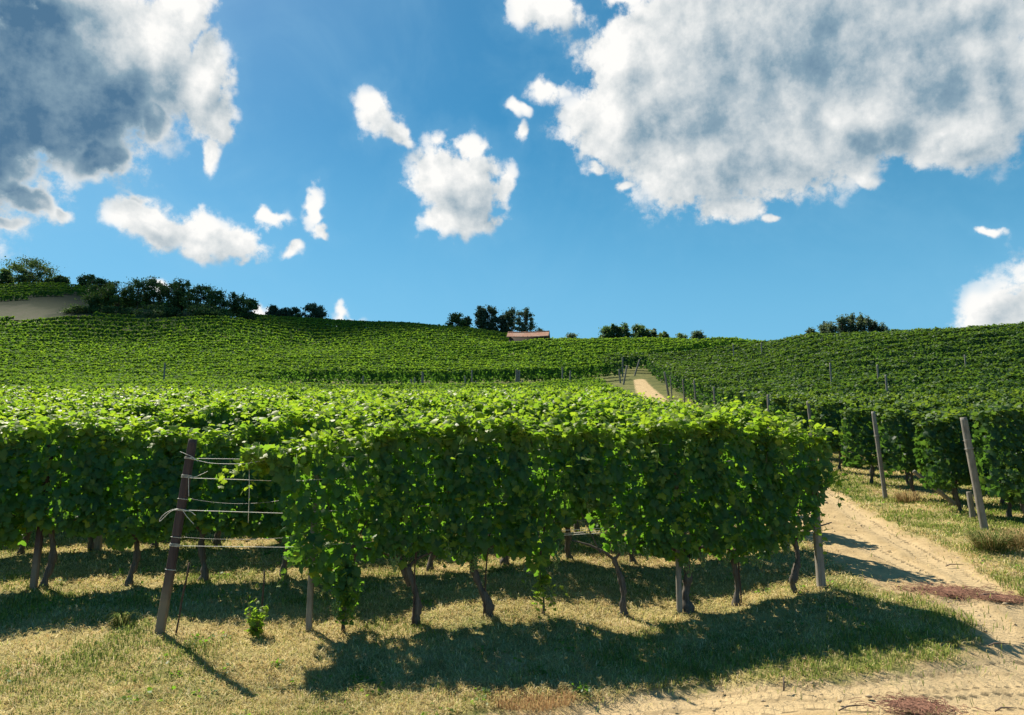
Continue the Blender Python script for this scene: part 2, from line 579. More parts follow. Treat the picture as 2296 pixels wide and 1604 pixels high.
def ground_material():
    m, nt = new_mat('ground_soil')
    b = NB(nt)
    P = b.pos()
    dirt = b.attr('dirt')
    far = b.attr('far')
    tread = b.attr('tread')
    ts = b.attr('tread_s')
    tt = b.attr('tread_t')
    rut = b.attr('rut')
    nA = b.noise(P, 0.55, 5.0, 0.6)
    nB = b.noise(P, 3.2, 6.0, 0.65)
    nC = b.noise(P, 22.0, 5.0, 0.7)
    nD = b.noise(P, 90.0, 3.0, 0.6)
    straw = b.mix(nC, (0.27, 0.205, 0.085), (0.54, 0.43, 0.205))
    green = b.mix(nC, (0.06, 0.085, 0.02), (0.16, 0.19, 0.05))
    g = b.mix(b.mr(b.m('ADD', nA, b.m('MULTIPLY', nB, 0.6)), 0.68, 0.98), straw, green)
    g = b.mix(far, g, b.mix(b.mr(b.m('ADD', nA, nB), 0.75, 1.25), (0.050, 0.070, 0.020), (0.165, 0.160, 0.055)))
    d1 = b.mix(b.mr(nB, 0.35, 0.65), (0.33, 0.235, 0.12), (0.46, 0.34, 0.185))
    d1 = b.mix(b.mr(nC, 0.35, 0.75, 0.0, 0.55), d1, (0.50, 0.385, 0.225))
    d1 = b.mix(b.mr(b.noise(P, 11.0, 6.0, 0.75), 0.58, 0.70, 0.0, 0.6), d1, (0.26, 0.185, 0.10))
    d1 = b.mix(b.m('MULTIPLY', rut, 0.45), d1, (0.52, 0.40, 0.24))
    mask = b.mr(b.m('ADD', dirt, b.m('MULTIPLY', b.m('SUBTRACT', b.noise(P, 4.5, 7.0, 0.7), 0.5), 1.1)), 0.40, 0.60)
    col = b.mix(mask, g, d1)
    # tread: chevron lugs pressed in the dust
    ch = b.m('ADD', b.m('MULTIPLY', ts, 2 * math.pi / 0.085), b.m('MULTIPLY', b.m('ABSOLUTE', tt), 2.6))
    lug = b.m('MULTIPLY', b.mr(b.m('SINE', ch), -0.25, 0.35), tread)
    h = b.m('ADD', b.m('MULTIPLY', nC, 0.022), b.m('MULTIPLY', nD, 0.007))
    h = b.m('ADD', h, b.m('MULTIPLY', nB, 0.03))
    h = b.m('ADD', h, b.m('MULTIPLY', lug, 0.0045))
    bump = b.n('ShaderNodeBump', {'Strength': 1.0, 'Distance': 1.0, 'Height': h})
    pr = b.n('ShaderNodeBsdfPrincipled', {'Base Color': col, 'Roughness': 0.95, 'Normal': bump.outputs[0], 'Specular IOR Level': 0.1})
    b.out(pr.outputs[0])
    return m


M_GROUND = ground_material()


def field_material():
    m, nt = new_mat('dry_field_soil')
    b = NB(nt)
    P = b.pos()
    w = b.n('ShaderNodeTexWave', {'Vector': P, 'Scale': 0.45, 'Distortion': 1.2, 'Detail': 3.0}, bands_direction='X').outputs[0]
    n = b.noise(P, 0.25, 6.0, 0.65)
    c = b.mix(n, (0.055, 0.054, 0.036), (0.115, 0.106, 0.078))
    c = b.mix(b.mr(w, 0.2, 0.9, 0, 0.75), c, (0.05, 0.056, 0.028))
    c = b.mix(b.mr(b.noise(P, 0.9, 4.0, 0.7), 0.45, 0.62, 0, 0.85), c, (0.05, 0.066, 0.028))
    gr = b.attr('green')
    c = b.mix(b.mr(b.m('ADD', gr, b.m('MULTIPLY', b.m('SUBTRACT', n, 0.5), 1.6)), 0.3, 0.7), c, (0.022, 0.036, 0.014))
    pr = b.n('ShaderNodeBsdfPrincipled', {'Base Color': c, 'Roughness': 0.95, 'Specular IOR Level': 0.1})
    b.out(pr.outputs[0])
    return m


def tile_material():
    m, nt = new_mat('terracotta_tiles')
    b = NB(nt)
    o = b.obj()
    n = b.noise(o, 3.0, 5.0, 0.7)
    n2 = b.noise(o, 0.8, 3.0)
    c = b.mix(n, (0.20, 0.085, 0.055), (0.44, 0.22, 0.14))
    c = b.mix(b.mr(n2, 0.45, 0.7, 0, 0.5), c, (0.40, 0.32, 0.26))
    pr = b.n('ShaderNodeBsdfPrincipled', {'Base Color': c, 'Roughness': 0.9})
    b.out(pr.outputs[0])
    return m


# ------------------------------------------------------------------ terrain
G = []      # (u, v, depth) of bare ground


def top(u, v, d, H=2.2):
    G.append((u, v + H * FPX / d, d))


for c in [(358, 1420, 8.2), (1842, 1318, 9.6), (1098, 1376, 8.85), (60, 1325, 9.85), (200, 1317, 10.0), (482, 1300, 10.35), (615, 1290, 10.5),
          (1270, 1252, 11.2), (1700, 1238, 11.75), (218, 1235, 11.95), (2206, 1191, 13.2), (1985, 1120, 17.5), (2272, 1199, 12.9),
          (2117, 1123, 17.0), (1868, 1049, 23), (1722, 1010, 29), (1601, 955, 41.5), (1498, 890, 62), (1425, 839, 90), (2296, 1335, 9.6), (2050, 1215, 12.6)]:
    G.append(c)
for u, vs in ((0, (904, 886, 862, 838, 815, 780, 742)), (300, (905, 888, 868, 848, 822, 790, 755)), (700, (905, 890, 873, 862, None, 790, 772)),
              (1148, (906, 890, 873, 862, None, 793, 769)), (1380, (908, 893, 873, 861, None, None, None)), (1490, (922, 906, 888, None, None, None, None))):
    for d, v in zip((15, 20, 30, 45, 84, 120, 160), vs):
        if v:
            top(u, v, d)
G += [(700, 868, 84), (1148, 866, 84), (1300, 862, 84), (400, 868, 84)]
top(1300, 783, 110)
top(1450, 776, 115)
top(1190, 758.5, 143)
top(1160, 762, 138)
top(1225, 760, 138)
top(0, 722, 182)
G += [(300, 715, 195), (500, 721, 190), (0, 712, 192), (180, 704, 196), (0, 668, 230), (180, 660, 238)]
CREST = []


def crest(u, v, d, H=0.0):
    vg = v + H * FPX / d
    G.append((u, vg, d))
    CREST.append((u, vg, d))
    G.append((u, vg + 55, d * 1.35))


for c in [(-150, 640, 260), (0, 640, 260), (100, 638, 262), (190, 651, 256), (300, 688, 245), (430, 697, 240)]:
    crest(*c)
for c in [(560, 706, 235), (700, 712, 232), (900, 722, 225), (1000, 732, 215), (1140, 747, 195), (1250, 758, 150), (1400, 757, 145), (1500, 757, 140),
          (1650, 755, 115), (1800, 747, 88), (2000, 741, 74), (2150, 732, 68), (2296, 720, 64), (2450, 710, 62)]:
    crest(*c, H=2.1)
for c in [(2200, 912, 17), (2200, 893, 22), (2200, 850, 32), (2200, 790, 46), (1900, 897, 25), (1900, 853, 36), (1900, 800, 52), (1700, 845, 50), (1700, 790, 82),
          (2400, 790, 42), (1560, 800, 92)]:
    top(*c)
for u in (-600, 0, 600, 1148, 1700, 2300, 2900):
    G.append((u, 1110, 1500))
WORLD_G = [(-4.5, 6.2, -0.30), (0, 6.2, -0.30), (4.5, 6.2, -0.28), (8.5, 6.5, -0.16), (-2.6, 7.3, -0.14), (2, 7.6, -0.12), (-12, 9, -0.1), (13, 9, 0.15), (0, 4, -0.36), (-3, 4, -0.36), (3, 4, -0.36), (6, 8.6, 0.02)]

ctrl = np.array([at_depth(u, v, d) for u, v, d in G] + [np.array(p, float) for p in WORLD_G])
KA = 3.0


def _pc(x, y):
    r = np.hypot(x, y)
    return np.stack([np.clip(np.arctan2(x, y), -0.95, 0.95) * KA, np.log(np.clip(r, 2.6, 1600))], -1)


_cp = _pc(ctrl[:, 0], ctrl[:, 1])
_val = (ctrl[:, 2] - EYE[2]) / np.hypot(ctrl[:, 0], ctrl[:, 1])


def _phi(r2):
    return 0.5 * r2 * np.log(r2 + 1e-12)


_n = len(_cp)
_A = np.zeros((_n + 3, _n + 3))
_A[:_n, :_n] = _phi(((_cp[:, None] - _cp[None]) ** 2).sum(-1)) + np.eye(_n) * 2e-3
_A[:_n, _n] = 1
_A[:_n, _n + 1:] = _cp
_A[_n:, :_n] = _A[:_n, _n:].T
_w = np.linalg.solve(_A, np.concatenate([_val, np.zeros(3)]))


def zfun(x, y):
    x, y = np.broadcast_arrays(np.asarray(x, float), np.asarray(y, float))
    sh = x.shape
    x, y = x.ravel(), y.ravel()
    z = np.empty(len(x))
    for i in range(0, len(x), 20000):
        xs, ys = x[i:i + 20000], y[i:i + 20000]
        q = _pc(xs, ys)
        T = _phi(((q[:, None] - _cp[None]) ** 2).sum(-1)) @ _w[:_n] + _w[_n] + q @ _w[_n + 1:]
        r = np.hypot(xs, ys)
        az = np.abs(np.arctan2(xs, ys))
        zz = EYE[2] + T * np.clip(r, 2.6, None)
        wgt = smooth(2.4, 4.6, r) * (1 - smooth(1.0, 1.7, az))
        z[i:i + 20000] = zz * wgt - 0.36 * (1 - wgt)
    return z.reshape(sh)


def hit(u, v, r0=3.0, r1=400.0):
    d = ray(u, v)
    t = np.geomspace(r0, r1, 900)
    p = EYE + d[None] * t[:, None]
    below = p[:, 2] - zfun(p[:, 0], p[:, 1]) < 0
    i = int(np.argmax(below)) if below.any() else len(t) - 1
    return p[i]


def ground_pt(u, d):
    x = (u - U0) / FPX * d
    for _ in range(3):
        z = float(zfun(x, d))
        zc = d * cp + (z - EYE[2]) * sp_
        x = (u - U0) / FPX * zc
    return np.array([x, d, float(zfun(x, d))])


# path outline
vis = [(1020, 1612), (1230, 1574), (1440, 1545), (1620, 1524), (1800, 1522), (1990, 1508), (2140, 1480), (2195, 1440), (2175, 1395), (2085, 1352), (1990, 1327), (1940, 1302), (1890, 1277)]
poly = [hit(*q)[:2] for q in vis]
for d in (10.8, 12, 15, 20, 30, 42, 55, 70, 84):
    poly.append(np.array([4.45 + 0.085 * (d - 11.0) + (0.062 * max(0, d - 40)), d]))
for d in (84, 70, 55, 41, 29, 23, 18.5):
    poly.append(np.array([7.15 + 0.105 * (d - 13.0), d]))
vis2 = [(1895, 1108), (1935, 1140), (2010, 1180), (2090, 1212), (2160, 1245), (2215, 1290), (2296, 1340)]
poly += [hit(*q)[:2] for q in vis2]
poly += [np.array(q, float) for q in ((12, 8.4), (16, 7.5), (16, -6), (-6, -6), (-6, 2.2), (-2.5, 4.2))]
poly = np.array(poly)


def sdf(x, y):
    """signed distance to the path outline, negative inside"""
    p = np.stack([x.ravel(), y.ravel()], 1)
    dmin = np.full(len(p), 1e9)
    ins = np.zeros(len(p), bool)
    n = len(poly)
    for i in range(n):
        a, b_ = poly[i], poly[(i + 1) % n]
        e = b_ - a
        w_ = p - a
        t = np.clip((w_ @ e) / (e @ e + 1e-9), 0, 1)
        dmin = np.minimum(dmin, ((w_ - t[:, None] * e) ** 2).sum(1))
        c = ((a[1] > p[:, 1]) != (b_[1] > p[:, 1])) & (p[:, 0] < (b_[0] - a[0]) * (p[:, 1] - a[1]) / (b_[1] - a[1] + 1e-12) + a[0])
        ins ^= c
    return (np.sqrt(dmin) * np.where(ins, -1, 1)).reshape(x.shape)


# tyre tracks: world polylines
TRACKS = [[(1330, 1584), (1600, 1552), (1900, 1538), (2300, 1508)], [(1500, 1560), (1750, 1541), (1960, 1534), (2120, 1520), (2310, 1478)],
          [(1120, 1640), (1500, 1592), (1800, 1560), (2000, 1570), (2320, 1560)], [(2330, 1400), (2180, 1300), (2040, 1225), (1930, 1160), (1850, 1100)],
          [(2330, 1480), (2200, 1380), (2080, 1290), (1980, 1240), (1900, 1195)]]
TRACKS = [np.array([hit(*q)[:2] for q in t]) for t in TRACKS]


def track_attr(x, y, half=0.13):
    shp = x.shape
    p = np.stack([x.ravel(), y.ravel()], 1)
    tread, ts, tt, rut = (np.zeros(len(p)) for _ in range(4))
    near = (p[:, 1] > 3) & (p[:, 1] < 26) & (np.abs(p[:, 0]) < 16)
    pn = p[near]
    r_tread, r_s, r_t, r_rut = (np.zeros(len(pn)) for _ in range(4))
    for pl in TRACKS:
        # resample smoothly
        t = np.linspace(0, len(pl) - 1, 60)
        xs = np.interp(t, np.arange(len(pl)), pl[:, 0])
        ys = np.interp(t, np.arange(len(pl)), pl[:, 1])
        k = np.ones(9) / 9
        xs = np.convolve(np.pad(xs, 4, 'edge'), k, 'valid')
        ys = np.convolve(np.pad(ys, 4, 'edge'), k, 'valid')
        q = np.stack([xs, ys], 1)
        L = 0.0
        best = np.full(len(pn), 1e9)
        bs = np.zeros(len(pn))
        bt = np.zeros(len(pn))
        for i in range(len(q) - 1):
            e = q[i + 1] - q[i]
            le = np.linalg.norm(e)
            if le < 1e-6:
                continue
            e = e / le
            w_ = pn - q[i]
            s = np.clip(w_ @ e, 0, le)
            dd = np.linalg.norm(w_ - s[:, None] * e, axis=1)
            sd = w_[:, 0] * e[1] - w_[:, 1] * e[0]
            c = dd < best
            best[c] = dd[c]
            bs[c] = (L + s)[c]
            bt[c] = sd[c]
            L += le
        on = 1 - smooth(half * 0.85, half * 1.15, best)
        c = on > r_tread
        r_tread[c] = on[c]
        r_s[c] = bs[c]
        r_t[c] = bt[c] / half
        r_rut = np.maximum(r_rut, 1 - smooth(half, half * 2.2, best))
    tread[near], ts[near], tt[near], rut[near] = r_tread, r_s, r_t, r_rut
    return [a.reshape(shp) for a in (tread, ts, tt, rut)]


def build_ground():
    a_in = np.radians(np.arange(-46, 46.01, 0.15))
    a_l = np.radians(np.linspace(-180, -46, 36)[:-1])
    a_r = np.radians(np.linspace(46, 180, 36)[1:-1])
    A = np.concatenate([a_l, a_in, a_r])
    rr = np.concatenate([np.geomspace(0.4, 4.2, 26)[:-1], np.geomspace(4.2, 30, 210)[:-1], np.geomspace(30, 320, 130)[:-1], np.geomspace(320, 3500, 24)])
    aa, r2 = np.meshgrid(A, rr, indexing='ij')
    x, y = np.sin(aa) * r2, np.cos(aa) * r2
    z = zfun(x, y)
    sd = sdf(x, y)
    tread, ts, tt, rut = track_attr(x, y)
    inside = smooth(0.25, -0.25, sd)
    nearw = 1 - smooth(20, 45, r2)
    z = z + nearw * ((fbm(x * 1.3, y * 1.3, 3) - 0.5) * 0.10 + (fbm(x * 6, y * 6, 9) - 0.5) * 0.012 * (0.5 + inside))
    z = z - inside * 0.03 * nearw - rut * 0.022 - 0.006 * tread
    V = np.stack([x, y, z], -1)
    na, nr = aa.shape
    i, j = np.meshgrid(np.arange(na), np.arange(nr - 1), indexing='ij')
    i2 = (i + 1) % na
    q = np.stack([i * nr + j, i * nr + j + 1, i2 * nr + j + 1, i2 * nr + j], -1).reshape(-1, 4)
    sdn = sd + (fbm(x * 2.2, y * 2.2, 21, 5) - 0.5) * 0.5
    # path membership per face
    fs = sdn.reshape(-1)[q].mean(1)
    dirt = np.clip(0.5 - sd * 1.1, 0, 1)
    # worn bare spots in the turf
    dirt = np.maximum(dirt, 0.52 * smooth(0.60, 0.74, fbm(x * 0.9, y * 0.9, 33, 4)) * nearw)
    far = smooth(14, 40, r2)
    attrs = {'dirt': dirt.ravel(), 'far': far.ravel(), 'tread': tread.ravel(), 'tread_s': ts.ravel(), 'tread_t': tt.ravel(), 'rut': rut.ravel()}
    Vf = V.reshape(-1, 3)

    def sub(name, faces, extra=None):
        used = np.unique(faces)
        remap = np.full(len(Vf), -1)
        remap[used] = np.arange(len(used))
        F = [remap[faces]]
        VV = Vf[used]
        at = {k: v[used] for k, v in attrs.items()}
        if extra:
            c = len(VV)
            VV = np.concatenate([VV, [[0, 0, -0.36]]])
            at = {k: np.concatenate([v, [1.0 if k == 'dirt' else 0.0]]) for k, v in at.items()}
            ring = remap[np.arange(na) * nr]
            F.append(np.stack([np.full(na, c), ring, np.roll(ring, -1)], 1))
        o = link(name, np_mesh(name, VV, F, M_GROUND, at, True))
        o['kind'] = 'structure'
        return o
    sub('ground', q[fs >= 0])
    sub('dirt_path', q[fs < 0], extra=True)


build_ground()

# pale stubble field high on the left hill
def build_field():
    us = np.linspace(-260, 215, 110)
    ds = np.linspace(190, 285, 110)
    V, gr = [], []
    for u in us:
        for d in ds:
            x = (u - U0) / FPX * d * 1.03
            V.append((x, d, 0))
            gr.append(1.0 * smooth(196, 222, d) + smooth(40, 190, u) * 0.8)
    V = np.array(V)
    V[:, 2] = zfun(V[:, 0], V[:, 1]) + 0.35
    n, k = len(us), len(ds)
    i, j = np.meshgrid(np.arange(n - 1), np.arange(k - 1), indexing='ij')
    q = np.stack([i * k + j, (i + 1) * k + j, (i + 1) * k + j + 1, i * k + j + 1], -1).reshape(-1, 4)
    o = link('field', np_mesh('field', V, q, field_material(), {'green': np.array(gr)}, True))
    o['kind'] = 'structure'


build_field()

# ------------------------------------------------------------------ leaves
_half = [(0.20, -0.20), (0.47, -0.08), (0.37, 0.14), (0.62, 0.42), (0.33, 0.50), (0.25, 0.76)]
_ring = [(0.0, 0.0)] + _half + [(0.0, 1.0)] + [(-x, y) for x, y in reversed(_half)]
_LV = np.array([(0.0, 0.34, 0.05)] + [(x, y, -0.35 * x * x - 0.18 * max(0, y - 0.4) ** 2 * 2) for x, y in _ring])
_LF = np.array([(0, i + 1, (i + 1) % len(_ring) + 1) for i in range(len(_ring))])
LEAF_HD = (_LV, [_LF])
LEAF_MD = (np.array([(0, 0, 0.0), (0.50, -0.08, -0.14), (0.56, 0.48, -0.14), (0, 1.0, -0.06), (-0.56, 0.48, -0.14), (-0.50, -0.08, -0.14)]),
           [np.array([(0, 1, 2, 3), (0, 3, 4, 5)])])
LEAF_LO = (np.array([(-0.5, -0.1, 0.0), (0.5, 0.05, 0.06), (0.32, 0.95, 0.0), (-0.42, 0.8, -0.08)]), [np.array([(0, 1, 2, 3)])])


def unit(v):
    return v / (np.linalg.norm(v, axis=-1, keepdims=True) + 1e-9)


def leaves_geo(tmpl, pos, nrm, tip, size):
    nrm = unit(nrm)
    yv = unit(tip - (tip * nrm).sum(-1, keepdims=True) * nrm)
    xv = np.cross(yv, nrm)
    T = tmpl[0]
    V = pos[:, None] + size[:, None, None] * (T[None, :, 0:1] * xv[:, None] + T[None, :, 1:2] * yv[:, None] + T[None, :, 2:3] * nrm[:, None])
    m, n = len(T), len(pos)
    F = [(f[None] + (np.arange(n) * m)[:, None, None]).reshape(-1, f.shape[1]) for f in tmpl[1]]
    return V.reshape(-1, 3), F


def canopy(n, x0, x1, zb, zt, thick, rg, size=(0.085, 0.135), edge=None):
    """leaf positions of a hedge of vine shoots along local x; zb, zt are functions of x"""
    x = rg.uniform(x0, x1, n)
    kind = rg.random(n)
    side = np.where(rg.random(n) < 0.5, -1.0, 1.0)
    b_, t_ = zb(x), zt(x)
    f = rg.random(n)
    z = b_ + (t_ - b_) * f
    bump = fbm(x * 2.6 + side * 40, z * 2.6, 50, 3)
    env = (1 - 0.45 * f ** 4) * (0.55 + 0.45 * np.minimum(1, f * 6))
    bulge = fbm(x * 1.0 + side * 11, z * 1.2, 55, 2)
    y = side * thick * (0.25 + 0.85 * bump + 0.75 * bulge) * env - side * np.abs(rg.normal(0, 0.05, n))
    inner = kind < 0.16
    y = np.where(inner, rg.uniform(-1, 1, n) * thick * 0.6, y)
    topm = kind > 0.84
    z = np.where(topm, t_ + rg.normal(0.0, 0.07, n), z)
    y = np.where(topm, rg.uniform(-1, 1, n) * thick * 0.85, y)
    pos = np.stack([x, y, z], 1)
    out = np.stack([0 * x, side, 0.45 + 0 * x], 1)
    out[topm] = (0, 0, 1)
    nrm = out + rg.normal(0, 0.42, (n, 3))
    tip = np.stack([rg.normal(0, 0.5, n), side * 0.35 + rg.normal(0, 0.3, n), -1.0 + rg.normal(0, 0.3, n)], 1)
    tip[topm] = rg.normal(0, 1, (topm.sum(), 3)) * (1, 1, 0.5)
    sz = rg.uniform(size[0], size[1], n)
    age = np.clip((z - (t_ - 0.30)) / 0.40, 0, 1) * rg.uniform(0.25, 1.0, n) + np.where(rg.random(n) < 0.09, rg.uniform(0.2, 0.6, n), 0)
    age = np.where(rg.random(n) < 0.012, 1.0, age)
    return pos, nrm, tip, sz, np.clip(age, 0, 1)


def shoot(g_leaf, g_cane, pts, rg, tmpl=LEAF_HD, size=0.09, step=0.07, age=0.8):
    pts = np.asarray(pts, float)
    seg = np.linalg.norm(np.diff(pts, axis=0), axis=1)
    L = np.concatenate([[0], np.cumsum(seg)])
    n = max(2, int(L[-1] / step))
    s = np.linspace(0.05, L[-1], n)
    p = np.stack([np.interp(s, L, pts[:, k]) for k in range(3)], 1)
    tdir = unit(np.stack([np.gradient(p[:, k]) for k in range(3)], 1))
    sd = np.where(np.arange(n) % 2 == 0, 1, -1)[:, None]
    side = unit(np.cross(tdir, rg.normal(0, 1, (n, 3)))) * sd
    sz = size * (1.0 - 0.5 * s / L[-1]) * rg.uniform(0.8, 1.15, n)
    V, F = leaves_geo(tmpl, p + side * 0.02, rg.normal(0, 0.6, (n, 3)) + (0, 0, 0.8), side + tdir * 0.4 + (0, 0, -0.3), sz)
    g_leaf.add(V, F, np.repeat(np.clip(rg.normal(age, 0.15, n), 0, 1), len(tmpl[0])))
    if g_cane is not None:
        g_cane.tube(pts, np.linspace(0.004, 0.0015, len(pts)), 4, False, a=0.6)


def gnarly_trunk(rg, h=0.85, lean=(0, 0), r=0.042, arms=True, sides=9, top_off=None, s_curve=0.05):
    g = Geo()
    n = 24
    t = np.linspace(0, 1, n)
    ox = lean[0] * t + s_curve * np.sin(t * 5 + rg.uniform(0, 6)) * np.minimum(1, t * 3)
    oy = lean[1] * t + s_curve * 0.7 * np.sin(t * 4 + rg.uniform(0, 6)) * np.minimum(1, t * 3)
    pts = np.stack([ox, oy, -0.06 + t * (h + 0.06)], 1)
    rad = r * (1.15 - 0.35 * t + 0.35 * np.exp(-t * 9)) * (1 + 0.20 * np.sin(t * 11 + rg.uniform(0, 6)) + 0.10 * np.sin(t * 29 + rg.uniform(0, 6)))
    rad[-3:] *= (1.15, 1.2, 0.95)
    g.tube(pts, rad, sides, True, 0.20, rg=rg)
    if arms:
        for sx in (-1, 1):
            q = np.array([pts[-2], pts[-1] + (0.10 * sx, 0, 0.06), pts[-1] + (0.28 * sx, rg.normal(0, .03), 0.14), pts[-1] + (0.5 * sx, rg.normal(0, .04), 0.2)])
            g.tube(q, [r * 0.55, r * 0.42, r * 0.3, r * 0.2], 6, True, 0.1, rg=rg)
        for k in range(3):
            x = rg.uniform(-0.4, 0.4)
            q = np.array([pts[-1] + (x * 0.4, 0, 0.05), pts[-1] + (x, rg.normal(0, .05), 0.5), pts[-1] + (x + rg.normal(0, .08), rg.normal(0, .06), 1.15)])
            g.tube(q, [0.009, 0.006, 0.003], 5, False, rg=rg)
    return g


_ico_v, _ico_f = None, None


def ico():
    global _ico_v, _ico_f
    if _ico_v is None:
        p = (1 + 5 ** 0.5) / 2
        v = np.array([(-1, p, 0), (1, p, 0), (-1, -p, 0), (1, -p, 0), (0, -1, p), (0, 1, p), (0, -1, -p), (0, 1, -p), (p, 0, -1), (p, 0, 1), (-p, 0, -1), (-p, 0, 1)])
        _ico_v = v / np.linalg.norm(v[0])
        _ico_f = np.array([(0, 11, 5), (0, 5, 1), (0, 1, 7), (0, 7, 10), (0, 10, 11), (1, 5, 9), (5, 11, 4), (11, 10, 2), (10, 7, 6), (7, 1, 8), (3, 9, 4), (3, 4, 2), (3, 2, 6), (3, 6, 8), (3, 8, 9), (4, 9, 5), (2, 4, 11), (6, 2, 10), (8, 6, 7), (9, 8, 1)])
    return _ico_v, _ico_f


def grape_mesh(seed):
    rg = np.random.default_rng(seed)
    g = Geo()
    v, f = ico()
    for k in range(46):
        t = rg.random()
        rr = 0.042 * (1 - t) ** 0.7 + 0.006
        a = rg.uniform(0, 6.28)
        g.add(v * rg.uniform(0.008, 0.0105) + (rr * math.cos(a), rr * math.sin(a), -0.02 - 0.15 * t), f)
    g.tube([(0, 0, 0.05), (0.003, 0, -0.03), (0, 0, -0.15)], [0.003, 0.003, 0.002], 5)
    return g.mesh('grape_bunch', M_GRAPE, True)


GRAPES = [grape_mesh(k) for k in range(3)]

# ------------------------------------------------------------------ rows of the lower vineyard
YAW = math.atan2(1.4, 7.61)
E = np.array([math.cos(YAW), math.sin(YAW)])
NRM = np.array([-math.sin(YAW), math.cos(YAW)])
P_LEFT = at_depth(358, 1420, 8.2)[:2]
P_RIGHT = at_depth(1842, 1318, 9.6)[:2]
ROW_GAP = 2.1


def row0_at(u, v=1300):
    """point of the front row's plane seen at (u, v): distance along the row and height above ground"""
    d = ray(u, v)
    t = (P_LEFT @ NRM) / (d[:2] @ NRM)
    p = EYE + d * t
    s = (p[:2] - P_LEFT) @ E
    return s, p[2] - float(zfun(p[0], p[1]))


def row_pt(k, s):
    q = P_LEFT + E * s + NRM * ROW_GAP * k
    return q


BOT = [(548, 1040), (600, 1055), (634, 1095), (642, 1290), (700, 1300), (735, 1320), (755, 1375), (785, 1385), (808, 1310), (825, 1255), (870, 1245), (900, 1275), (930, 1245), (1000, 1250), (1050, 1272), (1100, 1247), (1180, 1262), (1215, 1300),
       (1240, 1250), (1262, 1185), (1285, 1145), (1348, 1140), (1362, 1228), (1400, 1240), (1450, 1252), (1520, 1272), (1600, 1245), (1650, 1270), (1700, 1240), (1780, 1228), (1812, 1190), (1832, 1125), (1850, 1075)]
TOP = [(548, 1000), (600, 985), (650, 972), (700, 960), (800, 955), (900, 945), (1000, 932), (1100, 925), (1200, 935), (1300, 940), (1400, 937), (1500, 935), (1600, 928), (1700, 940), (1840, 945), (1856, 952)]
bot = np.array([row0_at(*q) for q in BOT])
topc = np.array([row0_at(*q) for q in TOP])


def group_words(n):
    return ['first', 'second', 'third', 'fourth', 'fifth', 'sixth', 'seventh', 'eighth', 'ninth', 'tenth', 'eleventh', 'twelfth', 'thirteenth',
            'fourteenth', 'fifteenth', 'sixteenth', 'seventeenth', 'eighteenth', 'nineteenth', 'twentieth'][n - 1]


def thing(name, label, cat, loc, rotz=0.0, group=None):
    o = link(name, None, None, loc, rotz)
    return tag(o, label, cat, group)


# front row: the vines one by one  (u of trunk foot, v, top offset in u, radius, label)
FRONT = [
    (772, 1390, 0, 0.014, 'front-row grapevine at the bare wired gap, leaves hanging to the grass beside a grey post'),
    (935, 1380, -16, 0.046, 'front-row grapevine with forked trunk and dark rod, next right of the hanging leaf strands'),
    (1098, 1374, -34, 0.050, 'front-row grapevine whose dark trunk leans left, between the forked vine and the hanging sucker'),
    (1218, 1366, 0, 0.012, 'front-row grapevine with thin stem and a leafy green sucker dangling to the grass'),
    (1400, 1360, -18, 0.042, 'front-row grapevine with slim bent trunk right of the see-through hole in the leaves'),
    (1546, 1351, -8, 0.055, 'front-row grapevine with thick trunk growing against a split pale post'),
    (1649, 1331, 2, 0.036, 'front-row grapevine with short straight trunk, second from the right end of the row'),
    (1784, 1328, -2, 0.042, 'front-row grapevine with wavy S-shaped trunk, last one beside the grey end post'),
]
front_s = []
for (u, v, du, r_, lab) in FRONT:
    s, _ = row0_at(u, v)
    front_s.append(s)
front_s = np.array(front_s)
edges = (front_s[1:] + front_s[:-1]) / 2
s_lo = np.concatenate([[bot[0, 0]], edges])
s_hi = np.concatenate([edges, [bot[-1, 0]]])

